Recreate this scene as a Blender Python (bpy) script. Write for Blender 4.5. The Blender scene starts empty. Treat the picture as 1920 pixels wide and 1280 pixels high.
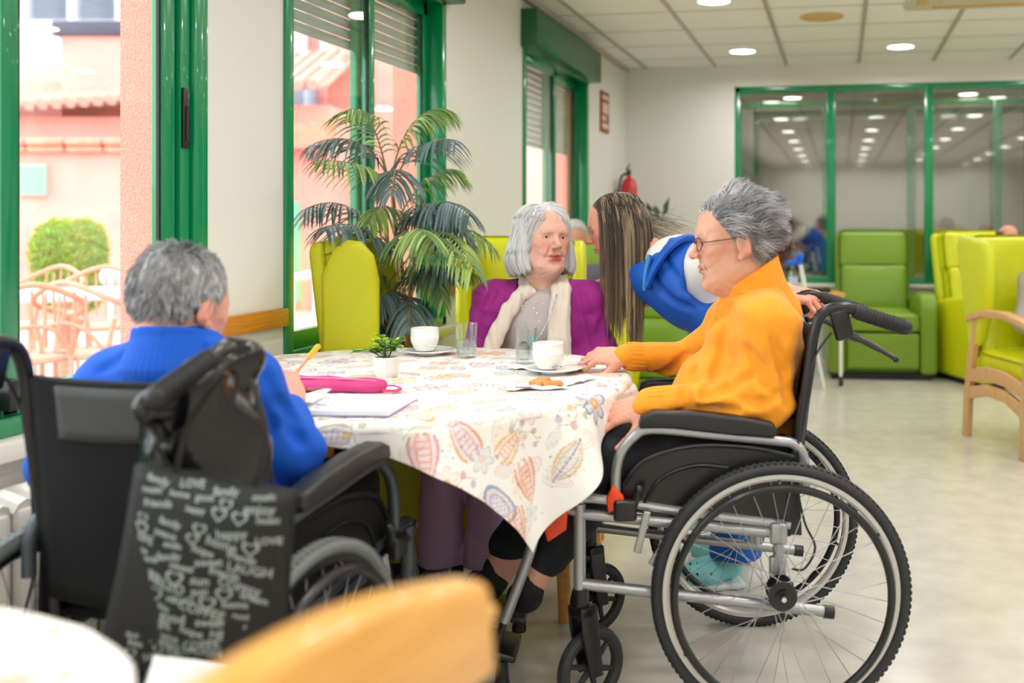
import bpy, bmesh, math, random
import numpy as np
from mathutils import Vector, Matrix
random.seed(7); np.random.seed(7)
SC = bpy.context.scene
COL = SC.collection
TH = math.radians(10.0)          # the camera looks ten degrees left of the long axis of the room
FPX, CX, HY, EYE = 1880.0, 1244.0, 417.0, 1.17
# ---------------------------------------------------------------- camera
cam_d = bpy.data.cameras.new('camera'); cam = bpy.data.objects.new('camera', cam_d); COL.objects.link(cam)
cam.location = (0, 0, EYE); cam.rotation_euler = (math.radians(90), 0, TH)
cam_d.sensor_width = 36; cam_d.lens = FPX / 1920 * 36
cam_d.shift_x = -(CX - 960) / 1920; cam_d.shift_y = -(640 - HY) / 1920
cam_d.clip_start = .05; cam_d.clip_end = 200
cam_d.dof.use_dof = True; cam_d.dof.focus_distance = 2.95; cam_d.dof.aperture_fstop = 2.0
SC.camera = cam
# ---------------------------------------------------------------- sky, daylight, exposure
wd = bpy.data.worlds.new('overcast_sky'); SC.world = wd; wd.use_nodes = True
bg = wd.node_tree.nodes['Background']; bg.inputs[0].default_value = (.90, .95, 1, 1); bg.inputs[1].default_value = 4.2
SC.view_settings.view_transform = 'Standard'; SC.view_settings.look = 'None'
SC.view_settings.gamma = 1; SC.view_settings.use_curve_mapping = False
SC.view_settings.exposure = 0.12
SC.cycles.use_denoising = True
SC.cycles.max_bounces = 10; SC.cycles.transparent_max_bounces = 24
SC.cycles.sample_clamp_indirect = 6
LIGHT_W = 7.9
def lamp(name, kind, loc, rot, energy, size, sy=None, color=(1, 1, 1), portal=False):
    d = bpy.data.lights.new(name, kind); o = bpy.data.objects.new(name, d); COL.objects.link(o)
    o.location = loc; o.rotation_euler = rot; d.energy = energy; d.color = color
    if kind == 'AREA':
        d.shape = 'RECTANGLE' if sy else 'DISK'; d.size = size
        if sy: d.size_y = sy
        if portal: d.cycles.is_portal = True
    return o
sun = lamp('sun', 'SUN', (-6, -3, 9), (math.radians(38), 0, math.radians(-65)), .6, 0, color=(1, .97, .92)); sun.data.angle = .6
# sky portals in the window openings of the left wall
for yy, ww in ((-1.0, 7.2), (3.78, 1.4), (6.43, 1.5)):
    lamp('window_portal', 'AREA', (-1.96, yy, 1.45), (0, math.radians(-90), 0), 1, 1.5, ww, portal=True)
# ---------------------------------------------------------------- helpers
def lin(c): return tuple((v / 255 / 12.92) if v / 255 <= .04045 else ((v / 255 + .055) / 1.055) ** 2.4 for v in c)
def P(px, py, d):                 # point measured in the photograph at distance d, in the camera-aligned ground frame
    return np.array([(px - CX) / FPX * d, d, EYE - (py - HY) / FPX * d])
def wc(p):                        # camera-aligned ground frame -> room frame
    c, s = math.cos(TH), math.sin(TH)
    return Vector((p[0] * c - p[1] * s, p[0] * s + p[1] * c, p[2]))
def mat(name, rgb, rough=.5, metal=0, bump=0, bscale=60, var=0, vscale=8, spec=.5, emit=0, attr=False, coat=0, sheen=0, stretch=None, rgb2=None):
    m = bpy.data.materials.new(name); m.use_nodes = True
    N, L = m.node_tree.nodes, m.node_tree.links; b = N['Principled BSDF']
    c = (*lin(rgb), 1)
    b.inputs['Base Color'].default_value = c; b.inputs['Roughness'].default_value = rough
    b.inputs['Metallic'].default_value = metal; b.inputs['Specular IOR Level'].default_value = spec
    b.inputs['Coat Weight'].default_value = coat; b.inputs['Sheen Weight'].default_value = sheen
    tc = N.new('ShaderNodeTexCoord'); mp = N.new('ShaderNodeMapping'); L.new(tc.outputs['Object'], mp.inputs[0])
    if stretch: mp.inputs['Scale'].default_value = stretch
    if emit: b.inputs['Emission Color'].default_value = c; b.inputs['Emission Strength'].default_value = emit
    src = None
    if attr:
        a = N.new('ShaderNodeAttribute'); a.attribute_name = 'Col'; src = a.outputs['Color']
        L.new(src, b.inputs['Base Color'])
    if var:
        n = N.new('ShaderNodeTexNoise'); n.inputs['Scale'].default_value = vscale; n.inputs['Detail'].default_value = 5
        L.new(mp.outputs[0], n.inputs['Vector'])
        r = N.new('ShaderNodeMapRange'); r.inputs[1].default_value = .3; r.inputs[2].default_value = .7
        L.new(n.outputs[0], r.inputs[0])
        mx = N.new('ShaderNodeMix'); mx.data_type = 'RGBA'
        L.new(r.outputs[0], mx.inputs[0])
        if rgb2: d1, d2 = c, (*lin(rgb2), 1)
        else: d1 = (*[v * (1 - var) for v in c[:3]], 1); d2 = (*[min(1, v * (1 + var)) for v in c[:3]], 1)
        if src is None:
            mx.inputs[6].default_value = d1; mx.inputs[7].default_value = d2
            L.new(mx.outputs[2], b.inputs['Base Color'])
        else:
            mx.blend_type = 'MULTIPLY'; r.inputs[3].default_value = var; r.inputs[4].default_value = 0
            L.new(src, mx.inputs[6]); mx.inputs[7].default_value = (.5, .4, .35, 1); L.new(mx.outputs[2], b.inputs['Base Color'])
    if bump:
        n2 = N.new('ShaderNodeTexNoise'); n2.inputs['Scale'].default_value = bscale; n2.inputs['Detail'].default_value = 4
        L.new(mp.outputs[0], n2.inputs['Vector'])
        bp = N.new('ShaderNodeBump'); bp.inputs['Strength'].default_value = bump; bp.inputs['Distance'].default_value = .004
        L.new(n2.outputs[0], bp.inputs['Height']); L.new(bp.outputs[0], b.inputs['Normal'])
    return m
def glassmat(name, tint=(1, 1, 1), refl=None, rough=0.0, ior=1.45, power=4.0):
    m = bpy.data.materials.new(name); m.use_nodes = True
    N, L = m.node_tree.nodes, m.node_tree.links; N.remove(N['Principled BSDF'])
    t = N.new('ShaderNodeBsdfTransparent'); t.inputs[0].default_value = (*tint, 1)
    g = N.new('ShaderNodeBsdfGlossy'); g.inputs['Roughness'].default_value = rough; g.inputs[0].default_value = (.95, .97, .96, 1)
    mx = N.new('ShaderNodeMixShader')
    if refl is None:
        f = N.new('ShaderNodeLayerWeight'); f.inputs[0].default_value = .5
        p = N.new('ShaderNodeMath'); p.operation = 'POWER'; p.inputs[1].default_value = power; L.new(f.outputs['Facing'], p.inputs[0])
        q = N.new('ShaderNodeMath'); q.operation = 'MULTIPLY_ADD'; q.inputs[1].default_value = .75; q.inputs[2].default_value = .05; L.new(p.outputs[0], q.inputs[0])
        L.new(q.outputs[0], mx.inputs[0])
    else: mx.inputs[0].default_value = refl
    L.new(t.outputs[0], mx.inputs[1]); L.new(g.outputs[0], mx.inputs[2]); L.new(mx.outputs[0], N['Material Output'].inputs[0])
    return m
def frames(pts):
    """parallel-transport frames along a polyline"""
    pts = [Vector(p) for p in pts]; out = []
    t0 = (pts[1] - pts[0]).normalized(); a = Vector((0, 0, 1)) if abs(t0.z) < .9 else Vector((1, 0, 0))
    n = t0.cross(a).normalized()
    for i, p in enumerate(pts):
        t = (pts[min(i + 1, len(pts) - 1)] - pts[max(i - 1, 0)]).normalized()
        n = (n - t * n.dot(t)).normalized(); out.append((p, t, n, t.cross(n)))
    return out
def smooth(pts, k=6, closed=False):
    P_ = [Vector(p) for p in pts]; n = len(P_); out = []
    rng = range(n) if closed else range(n - 1)
    for i in rng:
        if closed: p0, p1, p2, p3 = P_[(i - 1) % n], P_[i], P_[(i + 1) % n], P_[(i + 2) % n]
        else: p0, p1, p2, p3 = P_[max(i - 1, 0)], P_[i], P_[i + 1], P_[min(i + 2, n - 1)]
        for j in range(k):
            t = j / k
            out.append(.5 * ((2 * p1) + (p2 - p0) * t + (2 * p0 - 5 * p1 + 4 * p2 - p3) * t * t + (3 * p1 - p0 - 3 * p2 + p3) * t ** 3))
    if not closed: out.append(P_[-1])
    return out
class MB:
    def __init__(s): s.v = []; s.f = []; s.m = []; s.mi = 0
    def add(s, vs, fs):
        o = len(s.v); s.v += [tuple(v) for v in vs]; s.f += [tuple(i + o for i in f) for f in fs]; s.m += [s.mi] * len(fs); return s
    def box(s, c, sz, rot=None, bev=0, seg=3):
        bm = bmesh.new(); bmesh.ops.create_cube(bm, size=1)
        for v in bm.verts: v.co = Vector((v.co.x * sz[0], v.co.y * sz[1], v.co.z * sz[2]))
        if bev: bmesh.ops.bevel(bm, geom=list(bm.edges), offset=min(bev, .49 * min(sz)), segments=seg, profile=.5, affect='EDGES')
        R = rot.to_4x4() if rot is not None else Matrix.Identity(4)
        s.bm(bm, Matrix.Translation(Vector(c)) @ R); return s
    def b2(s, lo, hi, bev=0, seg=2):
        return s.box([(a + b) / 2 for a, b in zip(lo, hi)], [abs(b - a) for a, b in zip(lo, hi)], bev=bev, seg=seg)
    def bm(s, bm, M=Matrix.Identity(4)):
        bm.verts.index_update(); s.add([M @ v.co for v in bm.verts], [[v.index for v in f.verts] for f in bm.faces]); bm.free(); return s
    def tube(s, pts, r, n=10, caps=True, closed=False, flat=1.0):
        fr = frames(list(pts) + ([pts[0]] if closed else [])); k = len(pts)
        rr = r if hasattr(r, '__len__') else [r] * k
        vs = []
        for i in range(k):
            p, t, a, b = fr[i]
            for j in range(n):
                q = 2 * math.pi * j / n; vs.append(p + a * (math.cos(q) * rr[i]) + b * (math.sin(q) * rr[i] * flat))
        fs = []
        for i in range(k if closed else k - 1):
            for j in range(n):
                i2 = (i + 1) % k; fs.append((i * n + j, i * n + (j + 1) % n, i2 * n + (j + 1) % n, i2 * n + j))
        if caps and not closed: fs += [tuple(range(n))[::-1], tuple((k - 1) * n + j for j in range(n))]
        return s.add(vs, fs)
    def cyl(s, a, b, r, n=16, r2=None): return s.tube([a, b], [r, r if r2 is None else r2], n)
    def lathe(s, prof, c=(0, 0, 0), n=32, axis='z', sc=(1, 1)):
        vs = []; fs = []; k = len(prof)
        for i, (r, h) in enumerate(prof):
            for j in range(n):
                q = 2 * math.pi * j / n; x, y = max(r, 1e-5) * math.cos(q) * sc[0], max(r, 1e-5) * math.sin(q) * sc[1]
                p = {'z': (x, y, h), 'y': (x, h, -y), 'x': (h, x, y)}[axis]; vs.append(tuple(a + b for a, b in zip(p, c)))
        for i in range(k - 1):
            for j in range(n): fs.append((i * n + j, i * n + (j + 1) % n, (i + 1) * n + (j + 1) % n, (i + 1) * n + j))
        return s.add(vs, fs)
    def torus(s, c, R, r, axis='y', n=64, m=10, flat=1.0):
        prof = [(R + r * math.cos(2 * math.pi * i / m), flat * r * math.sin(2 * math.pi * i / m)) for i in range(m + 1)]
        return s.lathe(prof, c, n, axis)
    def prism(s, outline, lo, hi, plane='xz', bev=0, seg=3):
        """outline in a plane, extruded along the third axis"""
        bm = bmesh.new()
        def pt(a, b, h): return {'xz': (a, h, b), 'xy': (a, b, h), 'yz': (h, a, b)}[plane]
        vs = [bm.verts.new(pt(a, b, lo)) for a, b in outline]; f = bm.faces.new(vs)
        r = bmesh.ops.extrude_face_region(bm, geom=[f]); nv = [e for e in r['geom'] if isinstance(e, bmesh.types.BMVert)]
        d = Vector(pt(0, 0, hi)) - Vector(pt(0, 0, lo))
        for v in nv: v.co += d
        bmesh.ops.recalc_face_normals(bm, faces=bm.faces)
        if bev:
            eds = [e for e in bm.edges if len(e.link_faces) == 2 and e.calc_face_angle(0) > 1.0]
            bmesh.ops.bevel(bm, geom=eds, offset=bev, segments=seg, profile=.5, affect='EDGES')
        return s.bm(bm)
    def ball(s, c, r, n=12, m=16, R=None):
        r = r if hasattr(r, '__len__') else (r, r, r); vs = []; fs = []
        for i in range(n + 1):
            a = math.pi * i / n
            for j in range(m):
                b = 2 * math.pi * j / m
                p = Vector((r[0] * math.sin(a) * math.cos(b), r[1] * math.sin(a) * math.sin(b), r[2] * math.cos(a)))
                if R is not None: p = R @ p
                vs.append(p + Vector(c))
        for i in range(n):
            for j in range(m): fs.append((i * m + j, (i + 1) * m + j, (i + 1) * m + (j + 1) % m, i * m + (j + 1) % m))
        return s.add(vs, fs)
    def build(s, name, m, parent=None, sharp=35, sub=0, solid=0, flat=False):
        me = bpy.data.meshes.new(name); me.from_pydata(s.v, [], s.f)
        ms = m if isinstance(m, (list, tuple)) else [m]
        for q in ms: me.materials.append(q)
        if len(ms) > 1: me.polygons.foreach_set('material_index', s.m)
        bm = bmesh.new(); bm.from_mesh(me); bmesh.ops.remove_doubles(bm, verts=bm.verts, dist=2e-5)
        if not solid: bmesh.ops.recalc_face_normals(bm, faces=bm.faces)
        bm.to_mesh(me); bm.free()
        if not flat:
            me.polygons.foreach_set('use_smooth', [True] * len(me.polygons)); me.set_sharp_from_angle(angle=math.radians(sharp))
        me.update(); o = bpy.data.objects.new(name, me); COL.objects.link(o)
        if parent: o.parent = parent
        if solid: q = o.modifiers.new('thickness', 'SOLIDIFY'); q.thickness = solid; q.offset = 0
        if sub: q = o.modifiers.new('sub', 'SUBSURF'); q.levels = q.render_levels = sub
        return o
def tag(o, label=None, cat=None, group=None, kind=None):
    if label: o['label'] = label
    if cat: o['category'] = cat
    if group: o['group'] = group
    if kind: o['kind'] = kind
    return o
def thing(name, label, cat, loc=(0, 0, 0), rotz=0, group=None):
    o = bpy.data.objects.new(name, None); o.empty_display_size = .1; COL.objects.link(o)
    o.location = loc; o.rotation_euler = (0, 0, rotz); return tag(o, label, cat, group)
def struct(o): o['kind'] = 'structure'; return o
def dup(root, loc, rotz, label=None, group=None, scale=None):
    r = root.copy(); COL.objects.link(r); r.location = loc; r.rotation_euler = (0, 0, rotz)
    if label: r['label'] = label
    if group: r['group'] = group
    if scale: r.scale = scale
    for ch in list(root.children):
        c = ch.copy(); COL.objects.link(c); c.parent = r
        for g in ch.children: d = g.copy(); COL.objects.link(d); d.parent = c
    return r
# ---------------------------------------------------------------- soft solids: distance fields meshed with surface nets
class Vol:
    def __init__(s, lo, hi, h):
        s.lo = np.array(lo, float); s.h = h; n = np.ceil((np.array(hi) - s.lo) / h).astype(int) + 1
        s.v = np.full(n, .5, np.float32); s.n = n
        s.ax = [s.lo[i] + h * np.arange(n[i]) for i in range(3)]
    def sub(s, lo, hi):
        i0 = np.clip(np.floor((np.array(lo) - s.lo) / s.h).astype(int), 0, s.n); i1 = np.clip(np.ceil((np.array(hi) - s.lo) / s.h).astype(int) + 1, 0, s.n)
        sl = tuple(slice(a, b) for a, b in zip(i0, i1))
        return sl, s.ax[0][sl[0]][:, None, None], s.ax[1][sl[1]][None, :, None], s.ax[2][sl[2]][None, None, :]
    def comb(s, sl, d, k, cut):
        a = s.v[sl]
        if a.size == 0: return
        if cut:
            h = np.maximum(k - np.abs(a + d), 0) / k; s.v[sl] = np.maximum(a, -d) + h * h * k * .25
        else:
            h = np.maximum(k - np.abs(a - d), 0) / k; s.v[sl] = np.minimum(a, d) - h * h * k * .25
    def cap(s, a, b, ra, rb=None, k=.01, cut=False):
        rb = ra if rb is None else rb; a = np.array(a, float); b = np.array(b, float); m = max(ra, rb) + k + 2 * s.h
        sl, X, Y, Z = s.sub(np.minimum(a, b) - m, np.maximum(a, b) + m)
        ba = b - a; L = max(ba @ ba, 1e-9)
        t = np.clip(((X - a[0]) * ba[0] + (Y - a[1]) * ba[1] + (Z - a[2]) * ba[2]) / L, 0, 1)
        d = np.sqrt((X - a[0] - t * ba[0]) ** 2 + (Y - a[1] - t * ba[1]) ** 2 + (Z - a[2] - t * ba[2]) ** 2) - (ra + (rb - ra) * t)
        s.comb(sl, d, k, cut); return s
    def ell(s, c, r, R=None, k=.01, cut=False):
        c = np.array(c, float); r = np.array(r, float) if hasattr(r, '__len__') else np.array([r] * 3, float); m = r.max() + k + 2 * s.h
        sl, X, Y, Z = s.sub(c - m, c + m); X = X - c[0]; Y = Y - c[1]; Z = Z - c[2]
        if R is not None:
            R = np.array(R); X, Y, Z = R[0, 0] * X + R[1, 0] * Y + R[2, 0] * Z, R[0, 1] * X + R[1, 1] * Y + R[2, 1] * Z, R[0, 2] * X + R[1, 2] * Y + R[2, 2] * Z
        k0 = np.sqrt((X / r[0]) ** 2 + (Y / r[1]) ** 2 + (Z / r[2]) ** 2); k1 = np.sqrt((X / r[0] ** 2) ** 2 + (Y / r[1] ** 2) ** 2 + (Z / r[2] ** 2) ** 2)
        s.comb(sl, k0 * (k0 - 1) / np.maximum(k1, 1e-9), k, cut); return s
    def chain(s, pts, rs, k=.01):
        for i in range(len(pts) - 1): s.cap(pts[i], pts[i + 1], rs[i], rs[i + 1], k)
        return s
    def warp(s, fn):
        X, Y, Z = s.ax[0][:, None, None], s.ax[1][None, :, None], s.ax[2][None, None, :]; s.v = s.v + fn(X, Y, Z).astype(np.float32); return s
    def cutplane(s, p, n, k=.004):     # keep the side the normal points away from
        X, Y, Z = s.ax[0][:, None, None], s.ax[1][None, :, None], s.ax[2][None, None, :]; n = np.array(n, float); n /= np.linalg.norm(n)
        d = (X - p[0]) * n[0] + (Y - p[1]) * n[1] + (Z - p[2]) * n[2]; s.v = np.maximum(s.v, d.astype(np.float32)); return s
    def mesh(s):
        v = s.v.copy(); v[0] = v[-1] = .5; v[:, 0] = v[:, -1] = .5; v[:, :, 0] = v[:, :, -1] = .5
        S = v < 0; offs = [(i, j, k) for i in (0, 1) for j in (0, 1) for k in (0, 1)]; n = v.shape
        cnt = sum(S[i:n[0] - 1 + i, j:n[1] - 1 + j, k:n[2] - 1 + k].astype(np.int8) for i, j, k in offs)
        I = np.array(np.nonzero((cnt > 0) & (cnt < 8))); N = I.shape[1]
        vals = {o: v[I[0] + o[0], I[1] + o[1], I[2] + o[2]] for o in offs}; acc = np.zeros((3, N)); c = np.zeros(N)
        for a in offs:
            for ax in range(3):
                if a[ax] == 0:
                    b = list(a); b[ax] = 1; b = tuple(b); va, vb = vals[a], vals[b]; m = (va < 0) != (vb < 0)
                    t = np.where(m, va / np.where(m, va - vb, 1), 0); p = np.array(a, float)[:, None] * np.ones(N); p[ax] = t
                    acc += p * m; c += m
        V = (I + acc / np.maximum(c, 1)).T * s.h + s.lo
        idm = np.full(tuple(q - 1 for q in n), -1, np.int64); idm[I[0], I[1], I[2]] = np.arange(N); F = []
        for ax in range(3):
            o1, o2 = [(1, 2), (2, 0), (0, 1)][ax]
            sa = [slice(None)] * 3; sb = [slice(None)] * 3; sa[ax] = slice(0, -1); sb[ax] = slice(1, None)
            A, B = S[tuple(sa)], S[tuple(sb)]; J = np.array(np.nonzero(A != B)); ok = (J[o1] > 0) & (J[o2] > 0) & (J[o1] < n[o1] - 1) & (J[o2] < n[o2] - 1); J = J[:, ok]
            pos = A[J[0], J[1], J[2]]
            def g(d1, d2):
                K = J.copy(); K[o1] -= d1; K[o2] -= d2; return idm[K[0], K[1], K[2]]
            q = np.stack([g(1, 1), g(0, 1), g(0, 0), g(1, 0)], 1); q[~pos] = q[~pos][:, ::-1]; F.append(q)
        return V, np.concatenate(F)
def soft(name, parts, m, parent=None, base=(0, 0, 0), mats=None):
    """parts: list of (verts, quads, colours or None) joined in ONE mesh"""
    Vs, Fs, Cs, o = [], [], [], 0
    for p in parts:
        V, Q = p[0], p[1]; Vs.append(V - np.array(base)); Fs.append(Q + o); o += len(V)
        c = p[2] if len(p) > 2 and p[2] is not None else np.full((len(V), 3), .5); Cs.append(c)
    V = np.concatenate(Vs); Q = np.concatenate(Fs); C = np.concatenate(Cs)
    me = bpy.data.meshes.new(name); me.vertices.add(len(V)); me.vertices.foreach_set('co', V.astype(np.float32).ravel())
    nq = Q.shape[1]
    me.loops.add(Q.size); me.loops.foreach_set('vertex_index', Q.astype(np.int32).ravel())
    me.polygons.add(len(Q)); me.polygons.foreach_set('loop_start', np.arange(0, Q.size, nq, dtype=np.int32)); me.polygons.foreach_set('loop_total', np.full(len(Q), nq, np.int32))
    me.polygons.foreach_set('use_smooth', np.ones(len(Q), bool)); me.update(calc_edges=True)
    a = me.color_attributes.new('Col', 'FLOAT_COLOR', 'POINT'); a.data.foreach_set('color', np.concatenate([C, np.ones((len(C), 1))], 1).astype(np.float32).ravel())
    me.materials.append(m); ob = bpy.data.objects.new(name, me); COL.objects.link(ob)
    if parent: ob.parent = parent
    return ob
def strands(lines, r0, r1, cols, n=3):
    """thin tapered strips as (verts, quads, colours)"""
    Vs, Fs, Cs, o = [], [], [], 0
    for L, c in zip(lines, cols):
        L = np.asarray(L); k = len(L); t = np.gradient(L, axis=0); t /= np.linalg.norm(t, axis=1)[:, None] + 1e-9
        u = np.cross(t, [.31, .22, .93]); u /= np.linalg.norm(u, axis=1)[:, None] + 1e-9; w = np.cross(t, u)
        r = (r0 + (r1 - r0) * np.linspace(0, 1, k) ** 1.5)[:, None]
        V = np.stack([L + r * (math.cos(2 * math.pi * j / n) * u + math.sin(2 * math.pi * j / n) * w) for j in range(n)], 1).reshape(-1, 3)
        i = np.arange(k - 1)[:, None] * n; j = np.arange(n)[None, :]
        Fs.append(np.stack([i + j, i + (j + 1) % n, i + n + (j + 1) % n, i + n + j], -1).reshape(-1, 4) + o)
        c = np.asarray(c)
        if c.ndim == 2: q = np.repeat(np.linspace(0, 1, k) ** 1.6, n)[:, None]; cc = c[0] * (1 - q) + c[1] * q
        else: cc = np.tile(c, (len(V), 1))
        Vs.append(V); Cs.append(cc); o += len(V)
    return np.concatenate(Vs), np.concatenate(Fs), np.concatenate(Cs)
# ---------------------------------------------------------------- materials of the place
M_wall = mat('cream_wall_paint', (226, 225, 218), .55, bump=.05, bscale=300)
M_ceil = mat('ceiling_tile', (244, 242, 238), .8, bump=.15, bscale=500)
M_rail = mat('ceiling_grid_metal', (178, 172, 160), .4)
M_floor = mat('vinyl_floor', (190, 184, 172), .22, var=.10, vscale=9, rgb2=(204, 198, 187), bump=.02, bscale=200, spec=.55)
M_green = mat('green_aluminium', (0, 132, 80), .22, coat=.4)
M_dgreen = mat('dark_green_aluminium', (18, 92, 55), .3)
M_black = mat('black_rubber', (22, 23, 25), .5)
M_bplas = mat('black_plastic', (24, 24, 26), .3)
M_white = mat('white_plastic', (238, 238, 234), .35)
M_sill = mat('pale_stone_sill', (226, 222, 212), .3)
M_oak = mat('honey_oak_board', (200, 132, 38), .35, var=.2, vscale=30, stretch=(2, .3, 6), rgb2=(178, 112, 28))
M_beech = mat('beech_wood', (214, 170, 120), .35, var=.1, vscale=14, stretch=(6, 6, .8), rgb2=(200, 150, 98))
M_honey = mat('varnished_honey_wood', (214, 152, 66), .3, var=.1, vscale=10, stretch=(1, 1, 6), rgb2=(226, 168, 84), coat=.3)
M_pink = mat('pink_render', (232, 132, 118), .9, bump=.9, bscale=160, var=.25, vscale=150, rgb2=(244, 168, 152))
M_pinkw = mat('pink_plaster', (230, 158, 146), .9, bump=.1, bscale=40, var=.1, vscale=2)
M_terra = mat('terracotta_tile', (222, 142, 120), .8, var=.15, vscale=12)
M_roof = mat('pale_roof_tile', (186, 152, 138), .85, var=.15, vscale=9)
M_bwhite = mat('white_facade', (206, 208, 214), .7)
M_shade = mat('facade_window_grey', (128, 136, 156), .3)
M_glass = glassmat('window_glass', (.98, 1, .99), None, ior=1.62)
M_part = glassmat('partition_glass', (.86, .86, .84), .13)
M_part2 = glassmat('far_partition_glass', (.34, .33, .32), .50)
M_slat = mat('grey_green_shutter_slats', (172, 180, 172), .5)
M_pave = mat('terrace_paving', (206, 178, 168), .9, var=.1, vscale=5)
M_lamp = mat('lit_lamp_diffuser', (255, 253, 248), .4, emit=9)
M_brown = mat('yellowed_speaker_grille', (214, 180, 118), .6)
M_ac = mat('aged_cream_plastic', (216, 206, 176), .4)
M_red = mat('extinguisher_red', (196, 18, 32), .25, coat=.5)
M_rad = mat('radiator_enamel', (232, 230, 222), .3)
XL, YB, HC = -1.84, 8.53, 2.51
XR, YF = 5.4, -5.4
T_ = .10
# ---------------------------------------------------------------- room shell
struct(MB().b2((XL - .3, YF, -.1), (XR, YB + 3.6, 0)).build('floor', M_floor))
c = MB(); c.b2((XL, YF, HC), (XR, YB, HC + .08))
struct(c.build('ceiling', M_ceil))
g = MB()
x = -1.655
while x < XR: g.b2((x - .012, YF, HC - .012), (x + .012, YB, HC + .004)); x += .603
y = 8.09
while y > YF: g.b2((XL, y - .003, HC - .003), (XR, y + .003, HC + .004)); y -= .6
g.b2((XL, YF, HC - .035), (XL + .035, YB, HC + .004))
struct(g.build('trim_1', M_rail))
WINS = [(-4.6, 2.67), (3.09, 4.48), (5.66, 7.2)]; ZS, ZT = .69, 2.24  # first window stretched behind the camera, added opening for more daylight
w = MB(); prev = YF
for a, b in WINS + [(YB + .01, None)]:
    w.b2((XL - T_, prev, 0), (XL, min(a, YB), HC + .05)); 
    if b is None: break
    w.b2((XL - T_, a, 0), (XL, b, ZS)); w.b2((XL - T_, a, ZT), (XL, b, HC + .05)); prev = b
struct(w.build('wall_left', M_wall))
BX0, BZ0, BZ1, BX1 = -.887, .66, 2.325, 4.0
w = MB(); w.b2((XL - T_, YB, 0), (BX0, YB + .16, HC + .05)); w.b2((BX0, YB, 0), (BX1, YB + .16, BZ0)); w.b2((BX0, YB, BZ1), (BX1, YB + .16, HC + .05)); w.b2((BX1, YB, 0), (XR, YB + .16, HC + .05))
struct(w.build('wall_back', M_wall))
struct(MB().b2((XR, YF, 0), (XR + .1, YB + .1, HC + .05)).build('wall_right', M_wall))
struct(MB().b2((XL - T_, YF - .1, 0), (XR + .1, YF, HC + .05)).build('wall_front', M_wall))
# windows of the left wall
def frame_bar(mb, y0, y1, z0, z1, x0=-.10, x1=.012): mb.b2((XL + x0, y0, z0), (XL + x1, y1, z1), bev=.006)
for n, (a, b) in enumerate(WINS, 1):
    root = thing('window_%d' % n, 'green aluminium window', None); root.pop('label', None) if 'label' in root else None; root['kind'] = 'structure'
    f = MB()
    frame_bar(f, a, a + .05, ZS, ZT); frame_bar(f, b - .05, b, ZS, ZT); frame_bar(f, a, b, ZS, ZS + .045); frame_bar(f, a, b, ZT - .05, ZT)
    f.build('window_frame', M_green, root)
    if n == 1: sashes = [(a + .05, -2.9, -.03), (-2.95, -1.2, -.07), (-1.25, .45, -.05), (.45, 1.99, -.03), (1.94, 2.525, -.014)]
    elif n == 2: sashes = [(a + .05, 3.80, -.035), (3.74, b - .05, -.08)]
    else: sashes = [(a + .05, 6.43, -.035), (6.37, b - .05, -.08)]
    for (s0, s1, xo) in sashes:
        q = MB(); t = .048; x0, x1 = xo - .018, xo + .018
        if n == 1 and s0 > 1.5:   # the sliding sash stands open over its neighbour: no panel here, only its closing stile
            pass
        for (u0, u1, v0, v1) in ((s0, s0 + t, ZS + .045, ZT - .05), (s1 - t, s1, ZS + .045, ZT - .05), (s0, s1, ZS + .045, ZS + .105), (s0, s1, ZT - .11, ZT - .05)):
            q.b2((XL + x0, u0, v0), (XL + x1, u1, v1), bev=.005)
        sh = q.build('sash', M_green, root)
        MB().b2((XL + xo - .003, s0 + t, ZS + .1), (XL + xo + .003, s1 - t, ZT - .1)).build('pane', M_glass, sh)
        gk = MB(); gk.b2((XL + xo + .004, s1 - t - .008, ZS + .1), (XL + xo + .012, s1 - t, ZT - .1)); gk.b2((XL + xo + .004, s0 + t, ZS + .1), (XL + xo + .012, s0 + t + .008, ZT - .1)); gk.build('gasket', M_black, sh)
    if n == 1:
        h = MB(); h.b2((XL + .012, 2.545, 1.38), (XL + .021, 2.572, 1.55), bev=.003); h.build('latch_plate', M_bplas, root)
        h = MB(); h.b2((XL + .021, 2.552, 1.40), (XL + .024, 2.564, 1.50)); h.build('latch_slot', M_black, root)
        v = MB()   # vertical profiles of the jamb right of the glass
        for y0, y1, d in ((2.525, 2.538, .0), (2.543, 2.585, .012), (2.59, 2.635, .022)): v.b2((XL - .06, y0, ZS), (XL + d, y1, ZT), bev=.006)
        v.build('jamb_profile', M_green, root)
        v = MB(); v.b2((XL - .02, 2.637, ZS), (XL + .006, 2.655, ZT)); v.build('gasket', M_black, root)
        MB().b2((XL + .0, 1.935, ZS + .06), (XL + .03, 1.965, ZS + .13), bev=.004).build('stopper', M_bplas, root)
    sl = MB(); sl.b2((XL - .13, a - .02, ZS - .045), (XL + .055, b + .02, ZS), bev=.006); sl.build('window_sill', M_sill, root)
    bx = MB(); bx.b2((XL - .12, a - .03, 2.2), (XL + .10, b + .03, 2.425), bev=.012); bx.build('shutter_box', M_dgreen, root)
    zb = {1: 2.12, 2: 1.89, 3: 1.69}[n]; s = MB(); z = ZT
    while z > zb:
        s.prism([(XL - .112, z), (XL - .104, z - .02), (XL - .112, z - .04), (XL - .124, z - .02)], a, b - .05, 'xz'); z -= .042
    s.build('roller_shutter', M_slat, root)
# hand rail board
for y0, y1 in ((2.69, 3.08), (4.5, 5.64), (7.22, 8.5)):
    b = MB(); b.b2((XL, y0, .825), (XL + .028, y1, .885), bev=.004); tag(struct(b.build('trim_2', M_oak)))
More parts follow.
